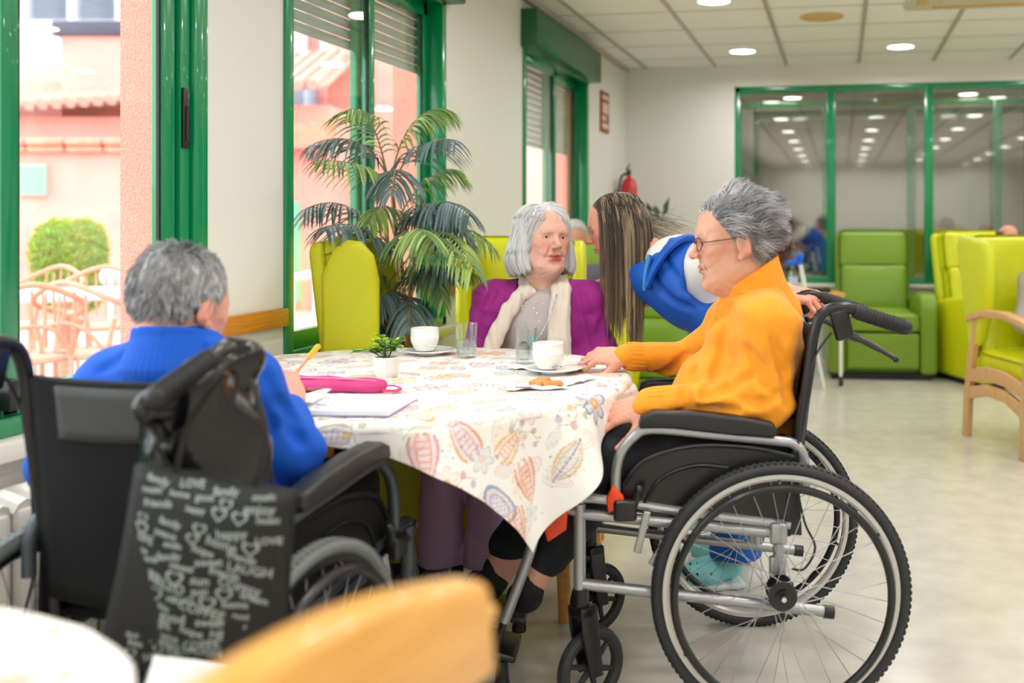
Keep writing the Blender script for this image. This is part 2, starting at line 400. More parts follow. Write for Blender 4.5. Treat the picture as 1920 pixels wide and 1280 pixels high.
# radiator under the first window
rd = thing('radiator', 'white column radiator under the window at the left edge', 'radiator', (XL + .10, 1.6, 0), 0)
for i in range(26):
    s = MB(); yy = -.75 + i * .062
    for xx in (-.045, .045):
        s.tube(smooth([(xx, yy, .13), (xx, yy, .18), (xx, yy, .52), (xx, yy, .57)], 3), [.012, .02, .022, .022, .022, .022, .022, .022, .02, .012][:10], 8)
    s.tube([(-.05, yy, .565), (0, yy, .58), (.05, yy, .565)], .027, 8); s.tube([(-.05, yy, .14), (.05, yy, .14)], .024, 8)
    s.build('section', M_rad, rd)
MB().tube([(0, -.8, .145), (0, .86, .145)], .012, 8).build('pipe', M_rad, rd)
for zz in (.1,): [MB().b2((-.03, yf, 0), (.03, yf + .03, .13)).build('foot', M_rad, rd) for yf in (-.5, .5)]
# back partition
def partition(name, Y, X0, xs, z0, z1, mf, mg, lo=.05):
    root = thing(name, None, None); root['kind'] = 'structure'; f = MB(); X1 = BX1
    f.b2((X0, Y - .03, z1 - .055), (X1, Y + .05, z1), bev=.008); f.b2((X0, Y - .03, z0), (X1, Y + .05, z0 + .055), bev=.008)
    f.b2((X0, Y - .03, z0), (X0 + lo, Y + .05, z1), bev=.008)
    for x in xs: f.b2((x - .036, Y - .035, z0), (x + .036, Y + .05, z1), bev=.008)
    f.build('partition_frame', mf, root)
    e = [X0] + list(xs) + [X1]
    for a, b in zip(e[:-1], e[1:]): MB().b2((a + .03, Y + .006, z0 + .05), (b - .03, Y + .014, z1 - .05)).build('pane', mg, root)
    return root
partition('window_4', YB + .03, BX0, (-.078, .72, 1.52, 2.32, 3.12), BZ0, BZ1, M_green, M_part)
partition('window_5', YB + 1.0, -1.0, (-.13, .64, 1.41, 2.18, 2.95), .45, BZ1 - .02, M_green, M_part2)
struct(MB().b2((BX0 - .02, YB - .05, BZ0 - .03), (BX1, YB + .02, BZ0), bev=.004).build('trim_3', M_sill))
for X, Y in ((-.6, YB + .6), (1.2, YB + .6), (3.0, YB + .6), (-.5, YB + 2.2), (1.3, YB + 2.2), (3.1, YB + 2.2)):
    l = lamp('far_room_fill_lamp', 'AREA', (X, Y, 2.46), (0, 0, 0), 5, .19, color=(1, .93, .82))  # lamps and fittings added to brighten the corridor and far room
    r = thing('ceiling_downlight', 'added ceiling downlight brightening the rooms behind the green partition', 'ceiling light', (X, Y, 2.5), 0, 'added downlights behind the partition')
    MB().lathe([(.098, .0), (.112, 0), (.114, -.006), (.1, -.012), (.096, -.01)], n=24).build('trim_ring', M_white, r); MB().lathe([(0, -.008), (.097, -.008)], n=24).build('diffuser', M_lamp, r)
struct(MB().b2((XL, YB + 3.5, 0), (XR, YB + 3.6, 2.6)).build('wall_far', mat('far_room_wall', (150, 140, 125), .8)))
struct(MB().b2((XL, YB + .16, 2.5), (XR, YB + 3.6, 2.6)).build('ceiling_far', M_ceil))
struct(MB().b2((XL - T_, YB + .16, 0), (XL, YB + 3.6, 2.6)).build('wall_far_left', M_wall))
struct(MB().b2((XR, YB + .1, 0), (XR + .1, YB + 3.6, 2.6)).build('wall_far_right', M_wall))
# ceiling fittings
def names(i): return ''
k = 0
where = {(-.75, 7.8): 'round lit ceiling downlight nearest the back wall, left column', (.45, 7.8): 'round lit ceiling downlight above the green recliner', (-.75, 6.0): 'round lit ceiling downlight cut by the top edge of the photo'}
for X in (-.75, .45, 1.65, 2.85, 4.05):
    for Y in (7.8, 6.0, 4.2, 2.4, .6, -1.2, -3.0, -4.8):
        if X > 3 and Y < 0: continue
        if X == .45 and Y == 6.0 : pass
        lab = where.get((X, Y), 'round lit ceiling downlight outside the photo, seen only mirrored in glass')
        r = thing('ceiling_downlight', lab, 'ceiling light', (X, Y, HC), 0, 'round downlights in the tiled ceiling')
        if k == 0:
            MB().lathe([(.098, .0), (.112, 0), (.114, -.006), (.1, -.012), (.096, -.01)], n=32).build('trim_ring', M_white, r)
            MB().lathe([(0, -.008), (.097, -.008)], n=32).build('diffuser', M_lamp, r); first = r
        else:
            for ch in first.children: c2 = ch.copy(); COL.objects.link(c2); c2.parent = r
        k += 1
        l = lamp('downlight_lamp', 'AREA', (X, Y, HC - .02), (0, 0, 0), LIGHT_W, .19, color=(1, .985, .955))
        l.data.spread = math.radians(165)
sp = thing('ceiling_speaker', 'round yellowed speaker grille set in the ceiling tiles', 'speaker', (-.12, 6.6, HC))
MB().lathe([(0, -.012), (.11, -.012), (.115, -.008), (.125, -.012), (.14, -.008), (.142, 0)], n=40).build('grille', M_brown, sp)
MB().ball((0, 0, -.012), (.006, .006, .003)).build('rivet', M_rail, sp)
ac = thing('air_conditioner', 'cream ceiling cassette air conditioner at the top right edge', 'air conditioner', (.84, 5.93, HC))
a = MB(); a.prism([(-.46, 0), (-.44, -.03), (.44, -.03), (.46, 0)], -.46, .46, 'xz', bev=.008); a.build('panel', M_ac, ac)
MB().b2((-.25, -.25, -.036), (.25, .25, -.03)).build('intake_grille', M_ac, ac)
for i in range(4):
    R = Matrix.Rotation(i * math.pi / 2, 3, 'Z'); MB().box(R @ Vector((0, -.36, -.031)), R @ Vector((.56, .06, .01)), bev=.002).build('louvre', M_brown, ac) if i % 2 == 0 else MB().box(R @ Vector((0, -.36, -.031)), (.06, .56, .01), bev=.002).build('louvre', M_brown, ac)
# fire extinguisher and its sign
ex = thing('fire_extinguisher', 'red fire extinguisher hung in the corner by the far window', 'fire extinguisher', (XL + .12, YB - .42, 1.13))
MB().lathe([(0, 0), (.05, .0), (.066, .02), (.068, .06), (.068, .34), (.05, .39), (.025, .41), (.02, .43), (0, .43)], n=28).build('cylinder', M_red, ex)
MB().b2((-.02, -.071, .13), (.045, -.066, .28), bev=.002).build('instruction_label', mat('label_white', (226, 200, 196), .5, var=.3, vscale=60, rgb2=(200, 30, 40)), ex)
MB().cyl((0, 0, .42), (0, 0, .47), .018).box((.0, -.03, .475), (.018, .11, .014), bev=.003).tube(smooth([(0, -.06, .49), (0, -.02, .50), (0, .02, .52)], 4), .007).build('valve_handle', M_bplas, ex)
MB().tube(smooth([(.0, .01, .45), (-.06, .0, .42), (-.085, -.01, .3), (-.085, -.02, .12), (-.08, -.02, .06)], 6), .011).build('hose', M_bplas, ex)
MB().b2((-.12, -.02, .2), (-.06, .02, .3)).build('wall_bracket', M_bplas, ex)
sg = thing('fire_sign', 'small red and cream sign board high on the wall beside the shutter box', 'sign', (XL, 7.72, 1.88))
MB().b2((0, -.14, 0), (.012, .14, .32), bev=.002).build('board', mat('sign_brown_red', (150, 62, 44), .5), sg)
s = MB()
for z0, z1, a, b in ((.03, .07, -.1, .1), (.09, .13, -.1, .02), (.15, .23, -.09, .1), (.26, .29, -.1, .1)): s.b2((.012, a, z0), (.014, b, z1))
s.build('sign_print', mat('sign_cream', (222, 200, 176), .5), sg)
# ---------------------------------------------------------------- outside the windows
struct(MB().b2((-40, -20, -.12), (XL - T_, 45, -.02)).build('ground', M_pave))
for y0, y1, lab in ((2.62, 3.05, 'pink rough-rendered pillar outside the left window'), (4.44, 4.9, 'pink rough-rendered pillar outside the window behind the palm'), (7.01, 7.4, 'pink rough-rendered pillar outside the far window')):
    o = MB().b2((-2.08, y0, -.1), (-1.943, y1, 3.4)).build('pillar', M_pink); tag(o, lab, 'pillar', 'pink pillars along the terrace')
def at(px, py, d): return wc(P(px, py, d))
# garden wall with tiled coping, roughly parallel to the picture
def slab(name, x0, x1, d0, d1, z0, z1, m, parent=None, **k):
    o = MB().b2((x0, d0, z0), (x1, d1, z1)).build(name, m, parent, **k)
    if not parent: o.rotation_euler.z = TH
    return o
bw = thing('garden_wall', 'pink garden wall with terracotta coping outside the left window', 'wall', (0, 0, 0), TH)
slab('wall_face', -9.5, -5.4, 12, 12.3, -.1, 2.0, M_pinkw, bw)
for i in range(9):
    q = MB(); x = -9.4 + i * .46; q.b2((x, 11.88, 2.0), (x + .44, 12.4, 2.08), bev=.03); q.b2((x, 11.84, 2.08), (x + .445, 12.3, 2.17), bev=.04); q.build('coping_tile', M_terra, bw)
v = MB(); v.b2((-7.70, 11.94, 1.49), (-7.36, 12, 1.86))
vr = v.build('vent_frame', mat('pale_vent', (160, 190, 180), .5), bw)
v = MB()
for i in range(7): v.box((-7.53, 11.93, 1.52 + i * .05), (.30, .02, .03), Matrix.Rotation(.5, 3, 'X'))
v.build('vent_slat', mat('vent_slats', (150, 186, 172), .5), vr)
hs = thing('pink_house', 'pink house with pale tiled roof and dark-capped chimney beyond the garden wall', 'house', (0, 0, 0), TH)
slab('house_wall', -11.5, -7.2, 15, 19, -.1, 2.75, M_pinkw, hs)
r_ = MB(); r_.add([(-12, 14.6, 2.66), (-7.0, 14.6, 2.98), (-7.0, 18.5, 4.3), (-12, 18.5, 3.9)], [(0, 1, 2, 3)])
for i in range(26):
    x = -12 + i * .2; z = 2.66 + (x + 12) / 5 * .32; r_.tube([(x, 14.55, z + .03), (x, 18.5, z + 1.29)], .06, 6)
r_.build('roof', M_roof, hs, solid=.06)
MB().b2((-9.3, 15.5, 2.5), (-8.3, 16.4, 4.05)).build('chimney', M_pinkw, hs); MB().b2((-9.42, 15.4, 4.05), (-8.2, 16.5, 4.28), bev=.04).build('chimney_cap', mat('dark_cap', (62, 62, 84), .5), hs)
wh = thing('white_apartment_block', 'white apartment block with glazed balconies, high up beyond the left window', 'building', (0, 0, 0), TH)
slab('facade', -26, -10, 26, 34, -.1, 4.3, mat('red_brick_wash', (178, 116, 112), .9), wh); slab('balcony_front', -26, -9.5, 24.5, 26, 4.3, 6.0, M_bwhite, wh); slab('upper_wall', -26, -10, 25.4, 33, 6.0, 8.2, M_shade, wh); slab('balcony_top', -26, -9.5, 24.3, 26, 8.2, 12, M_bwhite, wh)
q = MB()
for i in range(14): x = -25 + i * 1.17; q.b2((x - .1, 24.5, 6), (x + .1, 24.7, 8.2))
q.b2((-26, 24.45, 7.35), (-9.5, 24.7, 7.6)); q.b2((-26, 24.4, 5.9), (-9.5, 24.75, 6.1)); q.build('mullion', M_bwhite, wh)
q = MB()
for i in range(90): q.b2((-25.9 + i * .18, 24.42, 4.5), (-25.86 + i * .18, 24.5, 5.8))
q.build('railing', M_bwhite, wh)
# buildings seen through the second and third window
h2 = thing('pink_wing', 'tall pink building wing seen through the window behind the palm', 'building', (0, 0, 0), TH)
slab('wing_wall', -4.9, -2.2, 14.6, 20, -.1, 7.0, M_pinkw, h2)
slab('window_shutter', -3.9, -3.1, 14.55, 14.62, .2, 2.0, M_slat, h2)
h3 = thing('low_pink_house', 'low pink house with whitish tiled roof behind the palm fronds', 'house', (0, 0, 0), TH)
slab('house_wall', -6.9, -4.5, 13.5, 14.5, -.1, 2.75, M_pinkw, h3)
slab('eaves', -6.9, -4.45, 13.2, 13.6, 2.15, 2.5, M_terra, h3)
r_ = MB(); r_.add([(-6.9, 13.1, 2.78), (-4.4, 13.1, 2.95), (-4.4, 14.55, 3.6), (-6.9, 14.55, 3.45)], [(0, 1, 2, 3)])
for i in range(13):
    x = -6.85 + i * .19; z = 2.78 + (x + 6.9) / 2.5 * .17; r_.tube([(x, 13.05, z + .03), (x, 14.55, z + .7)], .055, 6)
r_.build('roof', M_roof, h3, solid=.05)
slab('green_door', -4.98 - .6, -4.98 + .1, 13.44, 13.52, .1, 1.45, mat('pale_green_door', (120, 190, 160), .5), h3)
h4 = thing('brick_house', 'blurred reddish house with balcony beyond the low roof', 'house', (0, 0, 0), TH)
slab('house_wall', -9.4, -7.4, 22, 28, -.1, 9, mat('rose_brick', (196, 134, 130), .9), h4)
for i in range(3): slab('pane', -9.0 + i * .75, -8.55 + i * .75, 21.9, 22, 4.4, 6.2, M_bwhite, h4)
slab('balcony', -9.4, -7.6, 21.2, 22, 3.2, 4.1, M_shade, h4)
# terrace rail seen low in the second window
tr = thing('terrace_railing', 'white metal terrace railing seen low through the second window', 'railing', (0, 0, 0), TH)
q = MB(); q.tube([(-3.6, 7.5, .60), (-2.6, 8.4, .80)], .035, 8); q.tube([(-3.6, 7.5, .1), (-2.6, 8.4, .22)], .03, 8)
q.build('hand_rail', M_bwhite, tr)
for i in range(9): t = i / 8; MB().cyl((-3.6 + t, 7.5 + .9 * t, -.02), (-3.6 + t, 7.5 + .9 * t, .6 + .2 * t), .012, 8).build('baluster', M_bwhite, tr)
# topiary bush
bush_m = mat('hedge_leaves', (120, 150, 50), .6, attr=True)
V = Vol((-.42, -.32, 0), (.42, .32, 1.35), .02)
V.cap((0, 0, 0), (0, 0, .5), .05, .05, .05); V.cap((-.1, 0, .66), (-.12, 0, 1.02), .24, .24, k=.05); V.cap((.12, 0, .66), (.12, 0, 1.05), .24, .22, k=.05); V.ell((.1, 0, 1.0), (.23, .2, .24), k=.08); V.ell((-.12, 0, .98), (.22, .2, .26), k=.08)
V.warp(lambda X, Y, Z: .02 * np.sin(31 * X + 3 * np.sin(17 * Z)) * np.sin(29 * Z + 4 * np.sin(13 * Y)))
vv, qq = V.mesh()
rng = np.random.default_rng(3); idx = rng.integers(0, len(vv), 9000); cen = vv[idx] + rng.normal(0, .012, (9000, 3)); L = []; cc = []
for p in cen:
    if p[2] < .4: continue
    o = (p - np.array([0, 0, .8])); o /= np.linalg.norm(o) + 1e-6; d = o * .5 + np.array([0, 0, .7]) + rng.normal(0, .5, 3); d /= np.linalg.norm(d)
    s = np.cross(d, rng.normal(0, 1, 3)); s /= np.linalg.norm(s); ln = rng.uniform(.02, .045)
    L.append(np.array([p, p + d * ln * .5 + s * .007, p + d * ln, p + d * ln * .5 - s * .007])); cc.append(np.array(lin((150 + rng.integers(-25, 40), 178 + rng.integers(-30, 30), 62))))
LV = np.concatenate(L); LQ = np.arange(len(LV)).reshape(-1, 4); LC = np.repeat(np.array(cc), 4, 0)
b_ = thing('topiary_bush', 'clipped bright green bush against the pink garden wall', 'bush', at(132, 620, 9.0) * 1, TH); b_.location.z = -.03
soft('foliage', [(vv, qq, np.tile(lin((96, 118, 40)), (len(vv), 1))), (LV, LQ, LC)], bush_m, b_)
b_.scale = (.86, .86, .95)
# terrace table and wicker chairs
M_cane = mat('pinkish_cane', (206, 150, 124), .6); M_rattan = mat('woven_seat', (190, 150, 130), .7, bump=.5, bscale=90)
tt = thing('terrace_table', 'round white topped table on the terrace', 'table', at(120, 700, 6.35), TH); tt.location.z = -.02
MB().lathe([(0, .72), (.55, .72), (.56, .735), (.55, .75), (0, .75)], n=40).build('table_top', M_bwhite, tt)
MB().cyl((0, 0, .04), (0, 0, .72), .04).build('pedestal', M_cane, tt); MB().b2((-.3, -.03, 0), (.3, .03, .04)).b2((-.03, -.3, 0), (.03, .3, .04)).build('foot', M_cane, tt)
def cane_chair():
    r = thing('cane_chair', 'x y z w', 'chair')
    MB().lathe([(0, .43), (.23, .43), (.24, .445), (.23, .46), (0, .46)], n=28).build('seat', M_rattan, r)
    for sx in (-1, 1):
        for sy in (-1, 1): MB().tube(smooth([(sx * .22, sy * .2, 0), (sx * .2, sy * .19, .44)] + ([(sx * .25, sy * .2, .66)] if True else []), 4), .014, 8).build('leg', M_cane, r)
    q = MB(); q.tube(smooth([(-.25, -.2, .66), (-.28, 0, .68), (-.25, .2, .76), (0, .28, .86), (.25, .2, .76), (.28, 0, .68), (.25, -.2, .66)], 8), .017, 8); q.build('arm_rail', M_cane, r)
    q = MB(); q.tube(smooth([(-.2, .19, .46), (-.12, .26, .6), (0, .28, .64), (.12, .26, .6), (.2, .19, .46)], 6), .012, 8)
    for i in range(-2, 3): q.tube([(i * .06, .25, .5), (i * .065, .272, .83 - abs(i) * .015)], .007, 6)
    q.build('back_cane', M_cane, r); return r
cc0 = cane_chair()
for i, (px, d, rz, lab) in enumerate(((40, 5.5, -2.4, 'cane terrace chair at the left, nearest the green window stile'), (185, 5.75, 3.0, 'cane terrace chair in front of the white table, beside the pink pillar'), (190, 7.2, .4, 'cane terrace chair on the far side of the white table'), (60, 7.3, -.2, 'cane terrace chair behind the table, far left'))):
    p = at(px, 600, d); p.z = -.02
    if i == 0: r = cc0; r.location = p; r.rotation_euler.z = TH + rz; r['label'] = lab; r['group'] = 'cane chairs on the terrace'
    else: r = dup(cc0, p, TH + rz, lab, 'cane chairs on the terrace')
gl = MB().ball((0, 0, 0), .085).build('globe_lamp', M_bwhite); gl.location = at(208, 518, 8.2); tag(gl, 'white garden globe beside the bush', 'garden lamp')
gp = MB().cyl((0, 0, 0), (0, 0, gl.location.z), .02, 8).build('post', M_bwhite, gl); gp.location = (0, 0, -gl.location.z)
# ---------------------------------------------------------------- furniture
def leather(n, rgb, **k): return mat(n, rgb, .38, bump=.12, bscale=260, **k)
M_lime = leather('lime_leatherette', (196, 196, 6)); M_lime2 = leather('bright_lime_leatherette', (204, 208, 8)); M_apple = leather('apple_green_leatherette', (116, 148, 34))
M_plinth = mat('black_plinth', (20, 20, 20), .6); M_seam = mat('dark_seam', (70, 80, 8), .7)
def cushion(name, sz, loc, m, parent, rot=None, bev=.04, puff=0.0):
    bm = bmesh.new(); bmesh.ops.create_cube(bm, size=1); bmesh.ops.subdivide_edges(bm, edges=bm.edges, cuts=6, use_grid_fill=True)
    for v in bm.verts:
        x, y, z = v.co * 2; k = (1 - x * x) * (1 - z * z) if sz[1] < min(sz[0], sz[2]) else (1 - x * x) * (1 - y * y)
        v.co = Vector((x * sz[0] / 2, y * sz[1] / 2, z * sz[2] / 2))
        if sz[1] < min(sz[0], sz[2]): v.co.y += np.sign(y) * puff * k * (abs(y) > .9)
        else: v.co.z += np.sign(z) * puff * k * (abs(z) > .9)
    eds = [e for e in bm.edges if len(e.link_faces) == 2 and e.calc_face_angle(0) > .9]
    bmesh.ops.bevel(bm, geom=eds, offset=bev, segments=4, profile=.5, affect='EDGES')
    mb = MB().bm(bm, (Matrix.Translation(Vector(loc)) @ (rot.to_4x4() if rot else Matrix.Identity(4))))
    return mb.build(name, m, parent, sharp=60)
def recliner(label, m, loc, rotz, wing=0.0, group='leatherette recliners around the day room'):
    r = thing('recliner', label, 'armchair', loc, rotz, group)      # front looks to -Y
    t = Matrix.Rotation(math.radians(-11), 3, 'X')
    MB().b2((-.36, -.36, 0), (.36, .40, .05)).build('plinth', M_plinth, r)
    cushion('base', (.54, .74, .30), (0, .02, .20), m, r, bev=.02)
    cushion('footrest_panel', (.535, .05, .27), (0, -.37, .215), m, r, bev=.02, puff=.008)
    cushion('seat', (.55, .62, .14), (0, -.08, .42), m, r, bev=.04, puff=.02)
    cushion('lumbar_cushion', (.53, .15, .42), (0, .29, .62), m, r, t, bev=.045, puff=.02)
    cushion('head_cushion', (.55, .17, .33), (0, .375, .935), m, r, t, bev=.055, puff=.025)
    q = MB(); q.box((0, .42, .75), (.60, .09, .68), t, bev=.04, seg=4); q.build('back_shell', m, r)
    for s in (-1, 1):
        out = [(-.40, .04), (-.40, .50)] + [(-.40 + .10 * (1 - math.cos(a)), .50 + .14 * math.sin(a)) for a in np.linspace(.2, 1.57, 7)] + [(-.1, .635), (.14, .60), (.30, .56), (.40, .52), (.42, .04)]
        a = MB().prism(out, s * .27, s * .40, 'yz', bev=.035, seg=4); a.build('armrest', m, r)
        if wing:
            o2 = [(.13, .40), (.12, .62), (.12, .96), (.15, 1.04), (.22, 1.085), (.30, 1.09), (.38, 1.06), (.44, .98), (.44, .40)]
            w_ = MB().prism([(a1 + (.0 if 1 else 0), b1) for a1, b1 in o2], s * .27, s * (.27 + wing), 'yz', bev=.03, seg=4); w_.build('wing', m, r)
    return r
def cf(x, d, z=0): return wc((x, d, z))
recliner('apple green recliner facing the camera before the green partition', M_apple, cf(1.67, 7.83), TH + math.radians(-6))
recliner('lime yellow recliner half hidden behind the wooden-armed chair on the right', M_lime2, cf(2.50, 7.45), TH + math.radians(14))
r = recliner('lime winged recliner behind the palm, facing the camera', M_lime, (-1.37, 4.14, 0), math.radians(12), wing=.06); r.scale = (.86, .86, 1)
r = recliner('lime winged recliner by the window, its tall side panel turned to the camera', M_lime, (-1.50, 3.33, 0), math.radians(106), wing=.06); r.scale = (.60, .58, 1.02)
r = recliner('low dark green armchair behind the leaning carer', M_apple, cf(-.10, 6.35), TH + math.radians(-15)); r.scale = (.85, .8, .66)
recliner('tall green recliner far behind, between the two women', M_apple, cf(-.54, 6.98), TH + math.radians(4))
# low lime tub seats behind the purple cardigan
def tub(label, loc, rz, sc=1):
    r = thing('tub_chair', label, 'armchair', loc, rz, 'lime tub chairs'); r.scale = (sc, sc, sc)
    n = 28; bm_o = []
    q = MB(); vs = []; fs = []
    prof = [(.30, .08), (.335, .3), (.345, .62), (.325, .68), (.285, .69), (.26, .64), (.25, .42), (.25, .2)]
    for i in range(n + 1):
        a = math.radians(-35 + 250 * i / n)
        for R, z in prof: vs.append((R * math.cos(a), R * math.sin(a), z))
    k = len(prof)
    for i in range(n):
        for j in range(k): fs.append((i * k + j, i * k + (j + 1) % k, (i + 1) * k + (j + 1) % k, (i + 1) * k + j))
    fs += [tuple(range(k)), tuple(n * k + j for j in range(k))[::-1]]
    q.add(vs, fs); q.build('shell', M_lime2, r, sharp=50)
    MB().lathe([(0, .2), (.26, .2), (.275, .25), (.275, .40), (.25, .45), (0, .46)], n=32).build('seat', M_lime2, r)
    for a in (45, 135, 225, 315): MB().cyl((.2 * math.cos(math.radians(a)), .2 * math.sin(math.radians(a)), 0), (.2 * math.cos(math.radians(a)), .2 * math.sin(math.radians(a)), .2), .018, 10).build('leg', M_beech, r)
    return r
tub('lime tub chair behind the purple cardigan, nearer one', cf(-.50, 5.2), TH - .5)
tub('lime tub chair behind the purple cardigan, further one', cf(-.47, 5.98), TH - .3)
# wooden-armed high-back chairs
def arm_chair(label, loc, rz, m, group=None):
    r = thing('wooden_armchair', label, 'armchair', loc, rz, group)      # front looks to -Y
    for s in (-1, 1):
        x = s * .31
        MB().prism([(-.31, 0), (-.255, 0), (-.27, .30), (-.30, .50), (-.335, .655), (-.385, .655), (-.35, .45), (-.33, .2)], x - .018, x + .018, 'yz', bev=.006).build('leg', M_beech, r)
        MB().prism([(.30, 0), (.355, 0), (.33, .25), (.285, .45), (.22, .655), (.17, .655), (.24, .42), (.275, .25)], x - .018, x + .018, 'yz', bev=.006).build('leg', M_beech, r)
        top = [(-.44, .635), (-.43, .655), (-.30, .69), (-.1, .715), (.1, .71), (.25, .675), (.29, .655), (.29, .63), (.25, .64), (.1, .67), (-.1, .677), (-.3, .655), (-.42, .615)]
        MB().prism(top, x - .032, x + .032, 'yz', bev=.008).build('armrest', M_beech, r)
        MB().prism([(-.29, .30), (-.1, .335), (.1, .335), (.28, .30), (.28, .37), (.1, .41), (-.1, .41), (-.29, .37)], x - .014, x + .014, 'yz', bev=.005).build('side_rail', M_beech, r)
        MB().prism([(-.28, .20), (-.1, .255), (.1, .255), (.30, .20), (.29, .275), (.1, .315), (-.1, .315), (-.28, .275)], x - .014, x + .014, 'yz', bev=.005).build('side_rail', M_beech, r)
    MB().b2((-.3, -.30, .3), (.3, -.27, .36), bev=.005).build('front_rail', M_beech, r)
    cushion('seat', (.57, .58, .14), (0, -.03, .42), m, r, bev=.035, puff=.015)
    t = Matrix.Rotation(math.radians(-12), 3, 'X')
    cushion('backrest', (.56, .12, .68), (0, .31, .76), m, r, t, bev=.05, puff=.015)
    for s in (-1, 1):
        MB().prism([(.08, .72), (.06, .98), (.11, 1.07), (.40, 1.10), (.44, 1.05), (.30, .50), (.20, .5)], s * .26, s * .325, 'yz', bev=.03, seg=4).build('wing', m, r)
    return r
arm_chair('lime high-backed chair with beech arms at the right edge', cf(2.03, 5.25), TH + math.radians(9.5), M_lime2)
# wooden dining chairs: the one the woman in purple sits on, and the one cut by the bottom edge
def dining(label, loc, rz, h=.86, wbk=.40, sc=1.0):
    r = thing('dining_chair', label, 'chair', loc, rz)        # front looks to -Y
    for s in (-1, 1):
        MB().tube(smooth([(s * .19, .20, 0), (s * .19, .19, .44), (s * .195, .22, .66), (s * wbk / 2, .27, h - .04)], 5), [.02] * 16, 8).build('leg', M_honey, r)
        MB().tube([(s * .19, -.19, 0), (s * .19, -.19, .43)], [.017, .021], 8).build('leg', M_honey, r)
        MB().b2((s * .19 - .01, -.18, .2), (s * .19 + .01, .19, .23), bev=.004).build('stretcher', M_honey, r)
    cushion('seat', (.42, .42, .05), (0, 0, .45), M_honey, r, bev=.018)
    n = 12; o = []
    MB().prism([(-wbk / 2 - .01, h - .10)] + [(-wbk / 2 + wbk * i / n, h - .015 + .03 * math.sin(math.pi * i / n)) for i in range(n + 1)] + [(wbk / 2 + .01, h - .10), (0, h - .085)], .245, .29, 'xz', bev=.012).build('top_rail', M_honey, r)
    MB().b2((-wbk / 2, .225, .62), (wbk / 2, .245, .68), bev=.006).build('back_rail', M_honey, r); return r
dining('honey wood dining chair under the woman in the purple cardigan', cf(-.42, 3.50), TH + math.radians(2), h=.88, wbk=.44)
